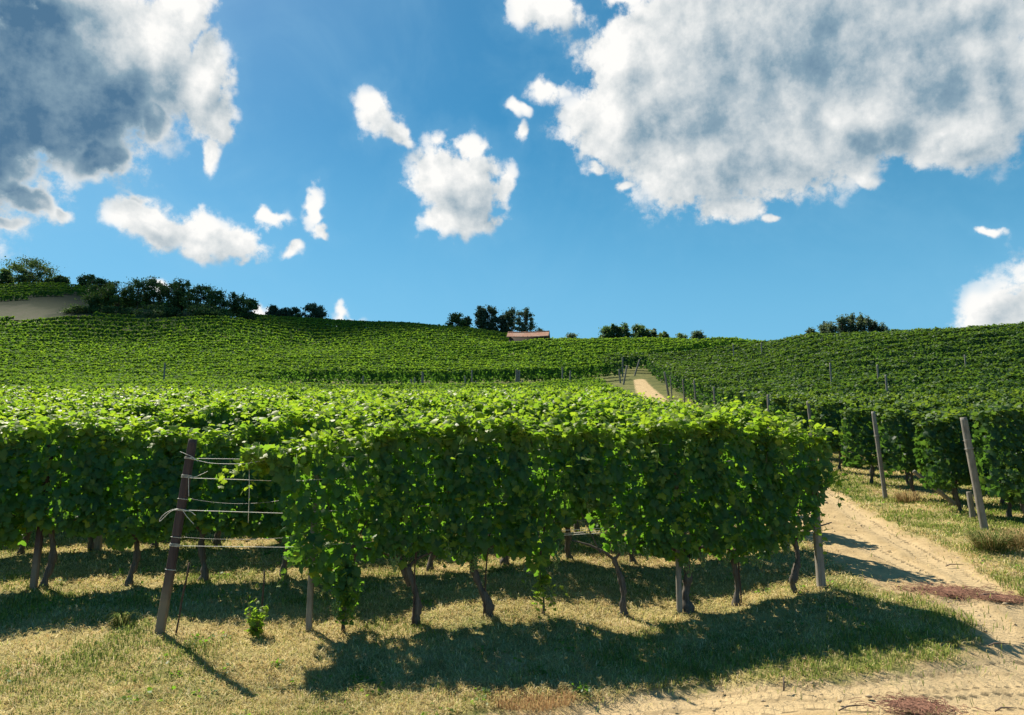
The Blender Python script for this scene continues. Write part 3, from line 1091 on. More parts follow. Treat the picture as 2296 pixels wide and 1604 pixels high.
for i, (u, v, du, r_, lab) in enumerate(FRONT):
    rg = np.random.default_rng(100 + i)
    q = row_pt(0, front_s[i])
    base = np.array([q[0], q[1], float(zfun(*q))])
    t = thing('grapevine', lab, 'grapevine', base, YAW, 'grapevines of the front row')
    off = du * 8.9 / FPX
    h = 0.62 if r_ > 0.02 else 0.95
    tg = gnarly_trunk(rg, h, (off, 0), r_ * 0.86, True, 10, s_curve=0.055 if i == 7 else 0.036)
    if i == 1:
        tg.tube([(off, 0, 0.40), (off - 0.10, 0, 0.62), (off - 0.22, 0.02, 0.85)], [0.035, 0.03, 0.02], 8, True, 0.15)
    link('trunk', tg.mesh('trunk', M_BARK, True), t)
    gl = Geo()
    gc = gl
    lo, hi = s_lo[i] - 0.10 - front_s[i], s_hi[i] + 0.10 - front_s[i]
    if i == 0:
        lo += 0.1
    if i == len(FRONT) - 1:
        hi -= 0.12
    zb = lambda x, i=i: np.interp(x + front_s[i], bot[:, 0], bot[:, 1]) + (fbm(x * 7, x * 0, 60 + i, 2) - 0.5) * 0.22 + 0.09
    zt = lambda x, i=i: np.interp(x + front_s[i], topc[:, 0], topc[:, 1]) - 0.15 - 0.06 * smooth(6.5, 7.6, x + front_s[i]) + (fbm(x * 3.5, x * 0 + 3, 70 + i, 3) - 0.5) * 0.22
    area = 0
    xs = np.linspace(lo, hi, 40)
    area = np.trapz(np.maximum(0.05, zt(xs) - zb(xs)), xs)
    n = int(area * 1080)
    pos, nrm, tip, sz, age = canopy(n, lo, hi, zb, zt, 0.24, rg, (0.048, 0.112))
    # the canopy thins out where it is short (straggling ends)
    V, F = leaves_geo(LEAF_HD, pos, nrm, tip, sz)
    gl.add(V, F, np.repeat(age, len(LEAF_HD[0])))
    for k in range(int(5 + (hi - lo) * 8)):
        x = rg.uniform(lo, hi)
        z0 = float(zt(np.array([x]))[0])
        yy = rg.uniform(-0.2, 0.2)
        hh = rg.uniform(0.06, 0.30)
        sx, sy = rg.normal(0, 0.12), rg.normal(0, 0.12) - 0.03
        shoot(gl, gc, [(x, yy, z0 - 0.15), (x + sx * 0.4, yy + sy * 0.5, z0 + hh * 0.6), (x + sx, yy + sy, z0 + hh)], rg, size=0.085)
    for k in range(int(3 + (hi - lo) * 4)):       # sprays that stand out of the face
        x = rg.uniform(lo, hi)
        a_, c_ = float(zb(np.array([x]))[0]), float(zt(np.array([x]))[0])
        z0 = rg.uniform(a_, max(a_ + 0.05, c_ - 0.1))
        shoot(gl, gc, [(x, -0.2, z0), (x + rg.normal(0, .08), -0.38, z0 + 0.05), (x + rg.normal(0, .15), -0.48, z0 - 0.22)], rg, size=0.10, age=0.35)
    if i == 0:      # runners along the top wire, strands to the ground
        for dx, z0, z1 in ((-1.35, 1.60, 1.63), (-1.2, 1.66, 1.75), (-0.95, 1.78, 1.70), (-1.1, 1.72, 1.55)):
            shoot(gl, gc, [(-0.5, rg.normal(0, .05), 1.85), (-0.8, rg.normal(0, .08), z0 + 0.12), (dx + 0.1, rg.normal(0, .1), z1 + 0.05), (dx, rg.normal(0, .1), z1 - 0.1)], rg, size=0.11, step=0.045, age=0.7)
        for k in range(9):
            x = rg.uniform(-0.06, 0.10)
            shoot(gl, gc, [(x, -0.1, 0.75), (x + rg.normal(0, .04), -0.16, 0.45), (x + rg.normal(0, .04), -0.18, 0.12)], rg, size=0.10, step=0.05, age=0.1)
    if i == 3:
        for k in range(9):
            a_ = rg.uniform(0, 6.28)
            shoot(gl, gc, [(0.02, 0, 0.42), (0.06 * math.cos(a_), 0.06 * math.sin(a_) - .05, 0.33), (0.11 * math.cos(a_), 0.11 * math.sin(a_) - .06, 0.06)], rg, size=0.075, step=0.05, age=0.45)
        shoot(gl, gc, [(0.0, 0, 0.3), (0.1, -.03, 0.30), (0.27, -0.03, 0.22)], rg, size=0.08, step=0.06, age=0.7)
    if i == 7:
        shoot(gl, gc, [(hi - 0.1, -0.1, 1.30), (hi + 0.12, -0.1, 1.28), (hi + 0.30, -0.1, 1.12)], rg, size=0.075, step=0.04, age=0.2)
        shoot(gl, gc, [(hi - 0.2, 0.0, 1.95), (hi + 0.05, 0, 1.96), (hi + 0.26, 0, 1.92)], rg, size=0.10, step=0.07, age=0.9)
    fo = link('foliage', gl.mesh('foliage', M_LEAF, False, 'age'), t)
    for k in range(3 if r_ > 0.02 else 2):
        x = rg.uniform(lo + 0.1, hi - 0.1)
        z0 = float(zb(np.array([x]))[0])
        b_ = link('grape_bunch', GRAPES[k % 3], t, (x, rg.uniform(-0.26, -0.1), max(0.35, z0 + rg.uniform(0.0, 0.10))), rg.uniform(0, 6))

# ------------------------------------------------------------------ vine variants for the other rows
def vine_variant(seed, hd, w=1.24):
    rg = np.random.default_rng(seed)
    ph = rg.uniform(0, 50)
    zb = lambda x: 0.62 + (fbm(x * 3 + ph, x * 0, 80, 3) - 0.5) * 0.42
    zt = lambda x: 1.95 + (fbm(x * 2.5 + ph, x * 0 + 5, 90, 3) - 0.5) * 0.34
    gl = Geo()
    tm = LEAF_HD if hd else LEAF_MD
    n = 1450 if hd else 950
    pos, nrm, tip, sz, age = canopy(n, -w / 2, w / 2, zb, zt, 0.27, rg, (0.055, 0.122) if hd else (0.07, 0.13))
    V, F = leaves_geo(tm, pos, nrm, tip, sz)
    gl.add(V, F, np.repeat(age, len(tm[0])))
    for k in range(11):
        x = rg.uniform(-w / 2, w / 2)
        z0 = float(zt(np.array([x]))[0])
        yy = rg.uniform(-0.22, 0.22)
        hh = rg.uniform(0.08, 0.30)
        sx, sy = rg.normal(0, 0.14), rg.normal(0, 0.16)
        shoot(gl, None, [(x, yy, z0 - 0.15), (x + sx * 0.4, yy + sy * 0.5, z0 + hh * 0.6), (x + sx, yy + sy, z0 + hh)], rg, tm, size=0.085)
    return gl.mesh('foliage', M_LEAF, False, 'age')


HD = [vine_variant(200 + k, True) for k in range(6)]
MD = [vine_variant(300 + k, False) for k in range(7)]


def recolour(me, mat):
    m2 = me.copy()
    m2.materials.clear()
    m2.materials.append(mat)
    return m2


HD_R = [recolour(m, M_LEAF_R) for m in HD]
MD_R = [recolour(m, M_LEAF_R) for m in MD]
TR = [gnarly_trunk(np.random.default_rng(400 + k), 0.68, (np.random.default_rng(k).normal(0, .06), 0), 0.040, True, 8, s_curve=0.035).mesh('trunk', M_BARK, True) for k in range(5)]

SLOTS = []      # (x, y, rot, parcel, row, s)
VSP = 0.95


def a_end(y):
    return 3.75 + 0.055 * (y - 11.7)


def post_x(d):
    return 8.1 + 0.105 * (d - 13.2)


for k in range(1, 22):
    # lower vineyard: from the path to beyond the left edge of the view
    s = (a_end(row_pt(k, 7)[1]) - row_pt(k, 0)[0]) / E[0]
    rgk = np.random.default_rng(500 + k)
    while True:
        q = row_pt(k, s)
        if q[0] < -0.70 * q[1] - 2.2:
            break
        SLOTS.append((q[0], q[1], YAW, 'A', k, s))
        s -= VSP * rgk.uniform(0.9, 1.1)
# right slope: rows start at the leaning posts
C_YAW = R(-7)
CE = np.array([math.cos(C_YAW), math.sin(C_YAW)])
c_rows = []
d = 13.2
k = 1
while d < 104:
    x0 = post_x(d) + (0.45 if k > 1 else 0.55)
    s = 0.0
    rgk = np.random.default_rng(600 + k)
    while s < 75:
        q = np.array([x0, d]) + CE * s
        if q[0] > 0.70 * q[1] + 2.0:
            break
        SLOTS.append((q[0], q[1], C_YAW, 'C', k, s))
        s += VSP * rgk.uniform(0.9, 1.1)
    c_rows.append(d)
    d += 2.55 if k > 2 else 2.15
    k += 1

SX = np.array([q[0] for q in SLOTS])
SY = np.array([q[1] for q in SLOTS])
SZ = zfun(SX, SY)
order = np.argsort(np.hypot(SX, SY))
LIMIT = 286
chosen = order[:LIMIT]
rest = order[LIMIT:]
second_no = {}
sec = sorted([i for i in chosen if SLOTS[i][3] == 'A' and SLOTS[i][4] == 1], key=lambda i: SLOTS[i][0])
sec = [i for i in sec if project((SX[i], SY[i], SZ[i]))[0] > 0]
for n_, i in enumerate(sec):
    second_no[i] = n_ + 1
for n_, i in enumerate(chosen):
    x, y, rot, par, k, s = SLOTS[i]
    rg = np.random.default_rng(1000 + int(i))
    uu, vv = project((x, y, SZ[i]))
    if par == 'A':
        if i in second_no and uu < 660:
            lab = f'second-row grapevine on gnarled trunk, {group_words(second_no[i])} one from the left edge'
        elif k == 1:
            lab = 'second-row grapevine standing directly behind the leafy front row'
        else:
            lab = f'grapevine in the {group_words(k + 1)} row of the left block, leaf tops above the row before'
        grp = f'grapevines of the {group_words(k + 1)} row in the left block'
    else:
        side = 'at the head post' if s < 0.5 else 'right of its head'
        lab = f'weakly backlit grapevine in the {group_words(k)} row up the right slope, {side}'
        grp = f'grapevines of the {group_words(k)} row on the right slope'
    r_ = math.hypot(x, y)
    flip = math.pi if rg.random() < 0.5 else 0.0
    t = thing('grapevine', lab, 'grapevine', (x, y, SZ[i] - 0.01), rot + flip + rg.normal(0, 0.03), grp)
    sc = rg.uniform(0.94, 1.07)
    t.scale = (rg.uniform(0.97, 1.08), 1, sc)
    link('trunk', TR[rg.integers(len(TR))], t)
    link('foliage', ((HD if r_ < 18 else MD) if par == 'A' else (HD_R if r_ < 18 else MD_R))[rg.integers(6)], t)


# ------------------------------------------------------------------ the rest of the vineyard, as one mass
def far_rows():
    xs, ys, rot, seg = [SX[rest]], [SY[rest]], [np.array([SLOTS[i][2] for i in rest])], [np.full(len(rest), VSP)]
    pts = []
    B_YAW = R(4)
    be, bn = np.array([math.cos(B_YAW), math.sin(B_YAW)]), np.array([-math.sin(B_YAW), math.cos(B_YAW)])
    D = 84.0 - 4.1 * 9
    k = 0
    crest_u = np.array([c[0] for c in CREST])
    crest_d = np.array([c[2] for c in CREST])
    while D < 262:
        step = 1.6
        ss = np.arange(-190, 140, step)
        q = np.array([6.0, D]) + ss[:, None] * be
        az = np.arctan2(q[:, 0], q[:, 1])
        ok = (az > R(-37)) & (az < R(37))
        u = U0 + FPX * q[:, 0] / (q[:, 1] * 1.02)
        lim = np.interp(u, crest_u, crest_d) + 8
        ok &= q[:, 1] < lim
        # stubble field and wood at the upper left
        ok &= ~((u < 215) & (q[:, 1] > 187) & (q[:, 1] < 206 + 0.08 * (u + 100)))
        ok &= ~((u > 140) & (u < 575) & (q[:, 1] > 189) & (q[:, 1] < 215))
        if D < 83:
            ok &= (u < 600 + 40 * math.sin(D)) & ((q - P_LEFT) @ NRM > 21.6 * ROW_GAP)
        ok &= ~((np.abs(u - 1190) < 60) & (q[:, 1] > 144) & (q[:, 1] < 152))
        # path and right slope
        ok &= ~((q[:, 0] > 4.4 + 0.085 * (q[:, 1] - 11) + 0.03 * (q[:, 1] - 40) - 0.5) & (q[:, 1] < 91))
        ok &= ~((q[:, 0] > post_x(q[:, 1])) & (q[:, 1] < 106))
        pts.append(q[ok])
        D += 4.1 * (1 + 0.35 * smooth(120, 200, D))
        k += 1
    # gap bridge between the two left blocks
    q = np.concatenate(pts)
    xs.append(q[:, 0])
    ys.append(q[:, 1])
    rot.append(np.full(len(q), B_YAW))
    seg.append(np.full(len(q), 1.6))
    x, y, rot, seg = (np.concatenate(v) for v in (xs, ys, rot, seg))
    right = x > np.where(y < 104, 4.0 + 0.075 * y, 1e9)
    r = np.hypot(x, y)
    size = np.clip(0.0024 * r, 0.13, 0.46)
    cnt = (seg * 3.6 * 1.55 / (size ** 2 * 0.75)).astype(int)
    cnt = np.clip(cnt, 14, 330)
    rg = np.random.default_rng(77)
    idx = np.repeat(np.arange(len(x)), cnt)
    n = len(idx)
    lx = (rg.random(n) - 0.5) * seg[idx] * 1.15
    wx, wy = x[idx] + lx * np.cos(rot[idx]), y[idx] + lx * np.sin(rot[idx])
    lump = fbm(wx * 0.55, wy * 0.55, 120, 3)
    zt = 1.98 + (lump - 0.5) * 0.42
    thin = fbm(wx * 0.9, wy * 0.9, 160, 2)
    sd = np.where(rg.random(n) < 0.72, -1.0, 1.0)
    f = rg.random(n)
    topm = rg.random(n) < 0.30
    zz = np.where(topm, zt + rg.normal(0, 0.06, n), 0.6 + (zt - 0.6) * f)
    th = 0.30 * (0.5 + 1.0 * fbm(wx * 1.7 + sd * 9, wy * 1.7 + zz * 2, 130, 2))
    yy = np.where(topm, rg.uniform(-1, 1, n) * 0.17, sd * th)
    px, py = wx - yy * np.sin(rot[idx]), wy + yy * np.cos(rot[idx])
    pos = np.stack([px, py, zfun(px, py) + zz], 1)
    nl = np.stack([-np.sin(rot[idx]) * sd, np.cos(rot[idx]) * sd, np.full(n, 0.45)], 1)
    nl[topm] = (0, 0, 1)
    nrm = nl + rg.normal(0, 0.45, (n, 3))
    tip = rg.normal(0, 0.6, (n, 3)) + (0, 0, -0.6)
    keep = (thin > 0.36) | (rg.random(n) < 0.35)
    age = np.clip((zz - zt + 0.28) / 0.45, 0, 1) * rg.uniform(0.2, 0.9, n)
    sz = size[idx] * rg.uniform(0.7, 1.15, n)
    V, F = leaves_geo(LEAF_LO, pos[keep], nrm[keep], tip[keep], sz[keep])
    me = np_mesh('vineyard_rows', V, F, M_FARLEAF, {'age': np.repeat(age[keep], 4)})
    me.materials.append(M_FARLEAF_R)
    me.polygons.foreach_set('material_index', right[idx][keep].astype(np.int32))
    o = link('vineyard_rows', me)
    tag(o, 'dense green vine rows covering the hillside beyond the nearer vines', 'vineyard', None, 'stuff')
    print('far cards', n)


far_rows()


# ------------------------------------------------------------------ posts, stakes, wires
SQ = np.array([(1, .78), (.78, 1), (-.78, 1), (-1, .78), (-1, -.78), (-.78, -1), (.78, -1), (1, -.78)])


def post(label, base, topp, w, mat, square=False, ties=(), group=None, name='trellis_post', tie_mat=None, cat='post'):
    base, topp = np.asarray(base, float), np.asarray(topp, float)
    ax = topp - base
    Lh = np.linalg.norm(ax)
    d_ = ax / Lh
    t = np.array([-0.15 / Lh, 0.02, 0.2, 0.4, 0.6, 0.8, 0.97, 1.0])
    g = Geo()
    rad = w / 2 * np.array([1.06, 1.05, 1.03, 1.0, 0.99, 0.97, 0.95, 0.88])
    pts = t[:, None] * ax + 0 * base
    if square:
        g.tube(pts, rad, prof=SQ * 0.97, jit=0.015)
    else:
        g.tube(pts, rad, 12, jit=0.05)
    o = link(name, g.mesh(name, mat, not square), None, base)
    tag(o, label, cat, group)
    for (f, loops) in ties:
        tg = Geo()
        c = ax * f
        ang = np.linspace(0, 2 * math.pi, 17)
        u_ = unit(np.cross(d_, (0, 1, 0.01)))
        w_ = np.cross(d_, u_)
        for m_ in range(loops):
            ring = c + d_ * (0.012 * m_ - 0.006 + 0.006 * np.sin(ang))[:, None] + (w / 2 * 1.30) * (np.cos(ang)[:, None] * u_ + np.sin(ang)[:, None] * w_)
            tg.tube(ring, 0.0032, 5, False)
        link('wire_tie', tg.mesh('wire_tie', tie_mat or M_WIRE), o)
    return o


base = at_depth(358, 1420, 8.2)
base[2] = float(zfun(base[0], base[1]))
tp = at_depth(433, 985, 8.2)
left_post = post('dark brown post with pale foot, leaning right at the wired left end', base, tp, 0.080, M_POST_DARK, True,
                 [((1420 - v) / 435.0, n) for v, n in ((1030, 2), (1073, 3), (1148, 2), (1228, 3), (1208, 1), (1122, 1), (1280, 1))], 'posts of the front row', tie_mat=M_STRING)
pb = row_pt(0, row0_at(1842, 1318)[0])
zb0 = float(zfun(*pb))
post('grey square post ending the front row beside the dirt path', (pb[0], pb[1], zb0), (pb[0] - 0.02, pb[1] + 0.03, zb0 + 1.85), 0.086, M_POST_GREY, True, [(0.50, 2), (0.68, 1)], 'posts of the front row')
for (u, v, h, w, mt, sq, lab) in ((686, 1395, 1.7, 0.06, M_POST_GREY, True, 'thin grey post in the front row at the edge of the bare gap'),
                                  (1522, 1349, 1.7, 0.058, M_POST_GREY, True, 'split pale post in the front row hugging the thick vine trunk')):
    q = row_pt(0, row0_at(u, v)[0])
    z = float(zfun(*q))
    post(lab, (q[0], q[1] + (0.13 if w > 0.058 else -0.02), z), (q[0] + 0.01, q[1] + (0.15 if w > 0.058 else -0.02), z + h), w, mt, sq, (), 'posts of the front row')
# second and third row posts seen under the leaves
q = row_pt(1, 0)
g2 = ground_pt(74, 9.87)
post('grey post beside the twin trunk in the second row, by the left edge', g2, g2 + (0.05, 0, 1.8), 0.07, M_POST_DARK, True, (), 'posts in the left block')
g2 = ground_pt(219, 11.95)
post('short-looking pale post under the third row, left of the leaning dark post', g2, g2 + (0, 0, 1.8), 0.085, M_POST_GREY, True, (), 'posts in the left block')
kk = row_pt(1, (a_end(11.7) - row_pt(1, 0)[0]) / E[0])
post('end post of the second row hidden in leaves beside the path', (kk[0] + 0.3, kk[1], float(zfun(kk[0] + .3, kk[1]))), (kk[0] + 0.3, kk[1], float(zfun(kk[0] + .3, kk[1])) + 1.9), 0.085, M_POST_GREY, True, (), 'posts in the left block')

# right slope: row-head posts (u foot, v foot or None, depth, u top, v top)
HEADS = [(2208, 13.2, 2160, 936, 0.115, 'thick weathered post leaning left at the first row head of the right slope', 2),
         (1986, 17.4, 1958, 923, 0.095, 'grey leaning post beside the path at the second row head, leaves round its middle', 1),
         (1832, 23, 1811, 900, 0.10, 'grey post just above the leafy tips at the right end of the front row', 0),
         (1727, 29, 1722, 885, 0.10, 'grey post rising above the front vines, second right of the path bend', 0),
         (1607, 41.5, 1600, 868, 0.11, 'grey post rising above the front vines, nearest right of the three at the path bend', 0),
         (1562, 50, 1556, 853, 0.11, 'slim grey post in the right rows between two others near the path bend', 0),
         (1536, 54, 1531, 851, 0.11, 'slim grey post in the right rows next to the corner post of the path bend', 0),
         (1500, 61, 1490, 835, 0.17, 'pale corner post where the path bends away, head of a right slope row', 0),
         (1507, 60, 1503, 846, 0.10, 'thin stake touching the corner post at the path bend', 0)]
for (u, d, ut, vt, w, lab, nt_) in HEADS:
    b_ = ground_pt(u, d)
    post(lab, b_, at_depth(ut, vt, d), w, M_POST_GREY, False, [(0.72, 2), (0.80, 1)][:nt_], 'row-head posts of the right slope')
b_ = ground_pt(2182, 14.6)
post('short grey stump post behind the thick leaning post on the right slope', b_, b_ + (-0.03, 0, 0.5), 0.10, M_POST_GREY, False, (), 'row-head posts of the right slope')
b_ = ground_pt(2150, 16.2)
post('slanting brace pole under the vines between the two leaning posts on the right slope', b_, b_ + (-0.75, 0.25, 0.75), 0.085, M_POST_GREY, False, (), None, 'brace_pole', cat='brace')
for (u, v0, v1, dd, lab) in ((2277, 921, 942, 15.4, 'reddish post top poking out of the leaves near the right edge'),
                             (1861, 814, 833, 40, 'thin pale post top in the right slope, left of the close pair'),
                             (1967, 818, 834, 38, 'thin pale post top in the right slope, upper one of the close pair'),
                             (1986, 841, 865, 32, 'pale post top in the right slope, lower one of the close pair'),
                             (2163, 796, 806, 42, 'tiny pale post top high on the right slope under the white cloud'),
                             (1644, 773, 793, 86, 'pale post standing clear in a gap high above the path bend'),
                             (1707, 769, 786, 80, 'faint pale post high on the slope, right of the one in the gap')):
    tp = at_depth(u, v0, dd)
    b_ = np.array([tp[0], tp[1], float(zfun(tp[0], tp[1]))])
    post(lab, b_, tp, 0.09 if dd < 60 else 0.14, M_POST_PALE, False, (), 'post tops in the right slope')
# posts at the foot of the upper left block  (u, v foot, v top, u top)
UP = [(812, 867, 843, 815), (922, 862, 851, 922), (930, 862, 847, 930), (945, 867, 834, 947), (949, 868, 836, 948), (1044, 863, 843, 1042), (1058, 865, 831, 1058),
      (1067, 862, 855, 1067), (1157, 865, 828, 1158), (1161, 866, 831, 1161), (1164, 864, 831, 1165), (1171, 864, 853, 1171), (1261, 858, 825, 1261), (1277, 857, 832, 1279),
      (1301, 859, 850, 1301)]
UPL = ['leaning grey post, first on the left along the foot of the upper vine block', 'tiny post, left of a close pair along the foot of the upper block', 'short post right of the tiny one along the foot of the upper block',
       'tall pale post, left of twin posts along the foot of the upper block', 'tall pale post, right of twin posts along the foot of the upper block', 'faint thin post left of a tall bare one at the foot of the upper block',
       'tall bare pale post at mid-foot of the upper vine block', 'low stub right of the tall bare post at the foot of the upper block', 'leftmost of three tight posts at the foot of the upper block',
       'middle one of three tight posts at the foot of the upper block', 'rightmost of three tight posts at the foot of the upper block', 'low stub beside the three tight posts at the upper block',
       'pale post against the dark vine wall, left of two near the path', 'pale post against the dark vine wall, right of two near the path', 'low stub near the dark vine wall by the path']
for (u, vb, vt, ut), lab in zip(UP, UPL):
    b_ = ground_pt(u, 81.5)
    tp = at_depth(ut, vt, 81.5)
    post(lab, b_, tp, 0.17, M_POST_PALE, False, (), 'posts along the foot of the upper left block')
for (u, d, ut, vt, lab) in ((1391, 80, 1388, 828, 'upright post at the dark vine corner left of the path bend'), (1398, 78, 1406, 820, 'leaning post propped at the dark vine corner left of the path bend'),
                            (1396, 88, 1396, 802, 'thin post above the dark vine corner left of the path bend'), (1423, 88, 1434, 807, 'slanted pale post over the grass at the top of the path')):
    post(lab, ground_pt(u, d), at_depth(ut, vt, d), 0.18, M_POST_PALE, False, (), 'posts at the path bend')
# lone post in the left carpet
tp = at_depth(370, 815, 50)
post('small dark post alone among the leaves of the left block', (tp[0], tp[1], float(zfun(tp[0], tp[1]))), tp, 0.12, M_POST_GREY, False, (), None)


def rod(label, base, topp, r=0.008, group=None):
    base, topp = np.asarray(base, float), np.asarray(topp, float)
    g = Geo()
    ax = topp - base
    t = np.linspace(-0.08, 1, 7)
    p = t[:, None] * ax
    p[:, 0] += 0.004 * np.sin(t * 9)
    g.tube(p, r, 7, True, 0.12)
    o = link('metal_stake', g.mesh('metal_stake', M_RUST, True), None, base)
    return tag(o, label, 'stake', group)


def front_stake(u, v, h, lab, dx=0.0, dy=-0.05):
    q = row_pt(0, row0_at(u, v)[0])
    z = float(zfun(q[0], q[1] + dy))
    rod(lab, (q[0], q[1] + dy, z), (q[0] + dx, q[1] + dy, z + h), 0.009, 'rusty stakes of the front row')


front_stake(399, 1416, 0.72, 'thin rusty stake standing right of the dark leaning post', 0.09)
front_stake(579, 1392, 0.62, 'thin rusty stake behind the young bushy vine in the gap', 0.0, 0.12)
front_stake(769, 1398, 0.8, 'thin stake inside the leaf strands hanging to the grass')
front_stake(927, 1383, 0.95, 'thin dark rod against the forked trunk', 0.02)
front_stake(1084, 1376, 0.95, 'thin dark rod above the left-leaning trunk', 0.06)
front_stake(1658, 1331, 0.8, 'thin dark rod against the short straight trunk', -0.01)


def on_row(s, z_above, off=0.0):
    q = P_LEFT + E * s + NRM * off
    return np.array([q[0], q[1], float(zfun(q[0], q[1])) + z_above])


L_ROW = row0_at(1842, 1318)[0]


def wire(label, v_left, v_mid, r, mat, sag=0.0, end=None, group='wires of the front row', name='trellis_wire', knots=None):
    f = (1420 - v_left) / 435.0
    a = np.array(left_post.location) + f * (at_depth(433, 985, 8.2) - np.array(left_post.location))
    a = a + np.array([0.045 * E[0], 0.045 * E[1] - 0.03, 0])
    s1, h1 = row0_at(636, v_mid)
    b_ = on_row(s1, h1, -0.03)
    se = L_ROW - 0.02 if end is None else end
    c = on_row(se, h1 - 0.02, -0.02)
    n = 14
    t = np.linspace(0, 1, n)[:, None]
    p1 = a * (1 - t) + b_ * t
    p1[:, 2] -= sag * 4 * (t * (1 - t))[:, 0]
    p = np.concatenate([p1, b_ * (1 - t[1:]) + c * t[1:]]) if se > s1 + 0.1 else p1
    g = Geo()
    g.tube(p - a, r, 5, True)
    o = link(name, g.mesh(name, mat), None, a)
    tag(o, label, 'wire', group)
    for kpts in knots or ():
        k_ = Geo()
        pts = np.asarray(kpts, float)
        tt = np.linspace(0, len(pts) - 1, 24)
        sm = np.stack([np.interp(tt, np.arange(len(pts)), pts[:, i]) for i in range(3)], 1)
        ker = np.array([.25, .5, .25])
        for _ in range(6):
            sm[1:-1] = sm[:-2] * .25 + sm[1:-1] * .5 + sm[2:] * .25
        k_.tube(sm, 0.0026, 5)
        link('string_end', k_.mesh('string_end', M_STRING), o)
    return o


wire('topmost white string tied to the dark leaning post, with a crossed knot', 1030, 1030, 0.0028, M_STRING, knots=[[(-0.13, -0.03, 0.07), (0, -.03, 0.02), (0.06, -.02, -0.03)], [(-0.02, -.03, 0.0), (0.2, -.03, -0.055), (0.55, -.02, -0.06), (0.85, -.01, 0.0)]])
wire('second white string down from the top of the dark leaning post', 1075, 1078, 0.0036, M_STRING, knots=[[(0, -.03, 0), (0.1, -.04, 0.02), (0.2, -.04, 0.07)], [(0, -.03, 0), (0.01, -.04, -0.08), (0.02, -.04, -0.19)]])
wire('third white string on the dark leaning post, tied in a loose bow', 1148, 1150, 0.0036, M_STRING, knots=[[(0, -.04, 0.01), (-0.1, -.05, 0.02), (-0.2, -.05, -0.04), (-0.25, -.05, -0.13), (-0.2, -.05, -0.10), (-0.12, -.05, 0.01), (-0.02, -.04, 0.01)], [(0, -.04, 0), (0.09, -.05, -0.01), (0.14, -.05, -0.05)], [(0, -.04, 0), (0.05, -.05, -0.06), (0.13, -.05, -0.14)]])
wire('lowest white string from the dark leaning post, knee-high over the grass', 1228, 1226, 0.0030, M_STRING)
wire('thin grey wire sagging between the second and third white strings', 1120, 1120, 0.0018, M_WIRE, 0.05)
wire('thin grey wire just above the lowest white string', 1208, 1205, 0.0018, M_WIRE, 0.02)
# wire crossing the see-through hole
s0, h0 = row0_at(1262, 1203)
s1, h1 = row0_at(1362, 1196)
a, b_ = on_row(s0 - 0.3, h0 - 0.02, 0.05), on_row(s1 + 0.3, h1 + 0.02, 0.05)
g = Geo()
g.tube([(0, 0, 0), b_ - a], 0.004, 5)
g.tube([(0, 0, 0.012), (b_ - a) + (0, 0, 0.035)], 0.003, 5)
tag(link('trellis_wire', g.mesh('trellis_wire', M_STRING), None, a), 'pale wire crossing the see-through hole in the front row leaves', 'wire', 'wires of the front row')
# upright string between the wires in the gap
s0, h0 = row0_at(559, 1028)
s1, h1 = row0_at(557, 1172)
a, b_ = on_row(s0, h0, -0.01), on_row(s1, h1, -0.01)
g = Geo()
g.tube([(0, 0, 0), (b_ - a) * 0.5 + (0.006, 0, 0), b_ - a], 0.0032, 5)
tag(link('upright_string', g.mesh('upright_string', M_STRING), None, a), 'pale upright string hanging across the wires in the bare gap', 'string')


# ------------------------------------------------------------------ small plants
def bushlet(name, label, cat, loc, h, w, n, seed, age, leaf=0.08, mat=M_LEAF):
    rg = np.random.default_rng(seed)
    t = thing(name, label, cat, loc)
    gl, gc = Geo(), Geo()
    for k in range(n):
        a_ = rg.uniform(0, 6.28)
        rr = w * rg.random() ** 0.6
        hh = h * rg.uniform(0.55, 1.0) * (1 - 0.35 * (rr / w) ** 2)
        shoot(gl, gc, [(0.02 * math.cos(a_), 0.02 * math.sin(a_), 0.0), (rr * 0.5 * math.cos(a_), rr * 0.5 * math.sin(a_), hh * 0.55), (rr * math.cos(a_), rr * math.sin(a_), hh)], rg, size=leaf, step=0.045, age=age)
    link('foliage', gl.mesh('foliage', mat, False, 'age'), t)
    link('stem', gc.mesh('stem', M_CANE), t)
    return t


q = row_pt(0, row0_at(570, 1404)[0])
bushlet('young_vine', 'young bushy grapevine, knee-high and bright green, alone in the wired gap', 'young vine', (q[0], q[1], float(zfun(*q))), 0.44, 0.16, 15, 31, 0.45, 0.085)
p = hit(1310, 1560)
bushlet('weed', 'small dark weed at the edge of the dirt in the foreground', 'weed', p, 0.10, 0.14, 12, 33, 0.0, 0.05)


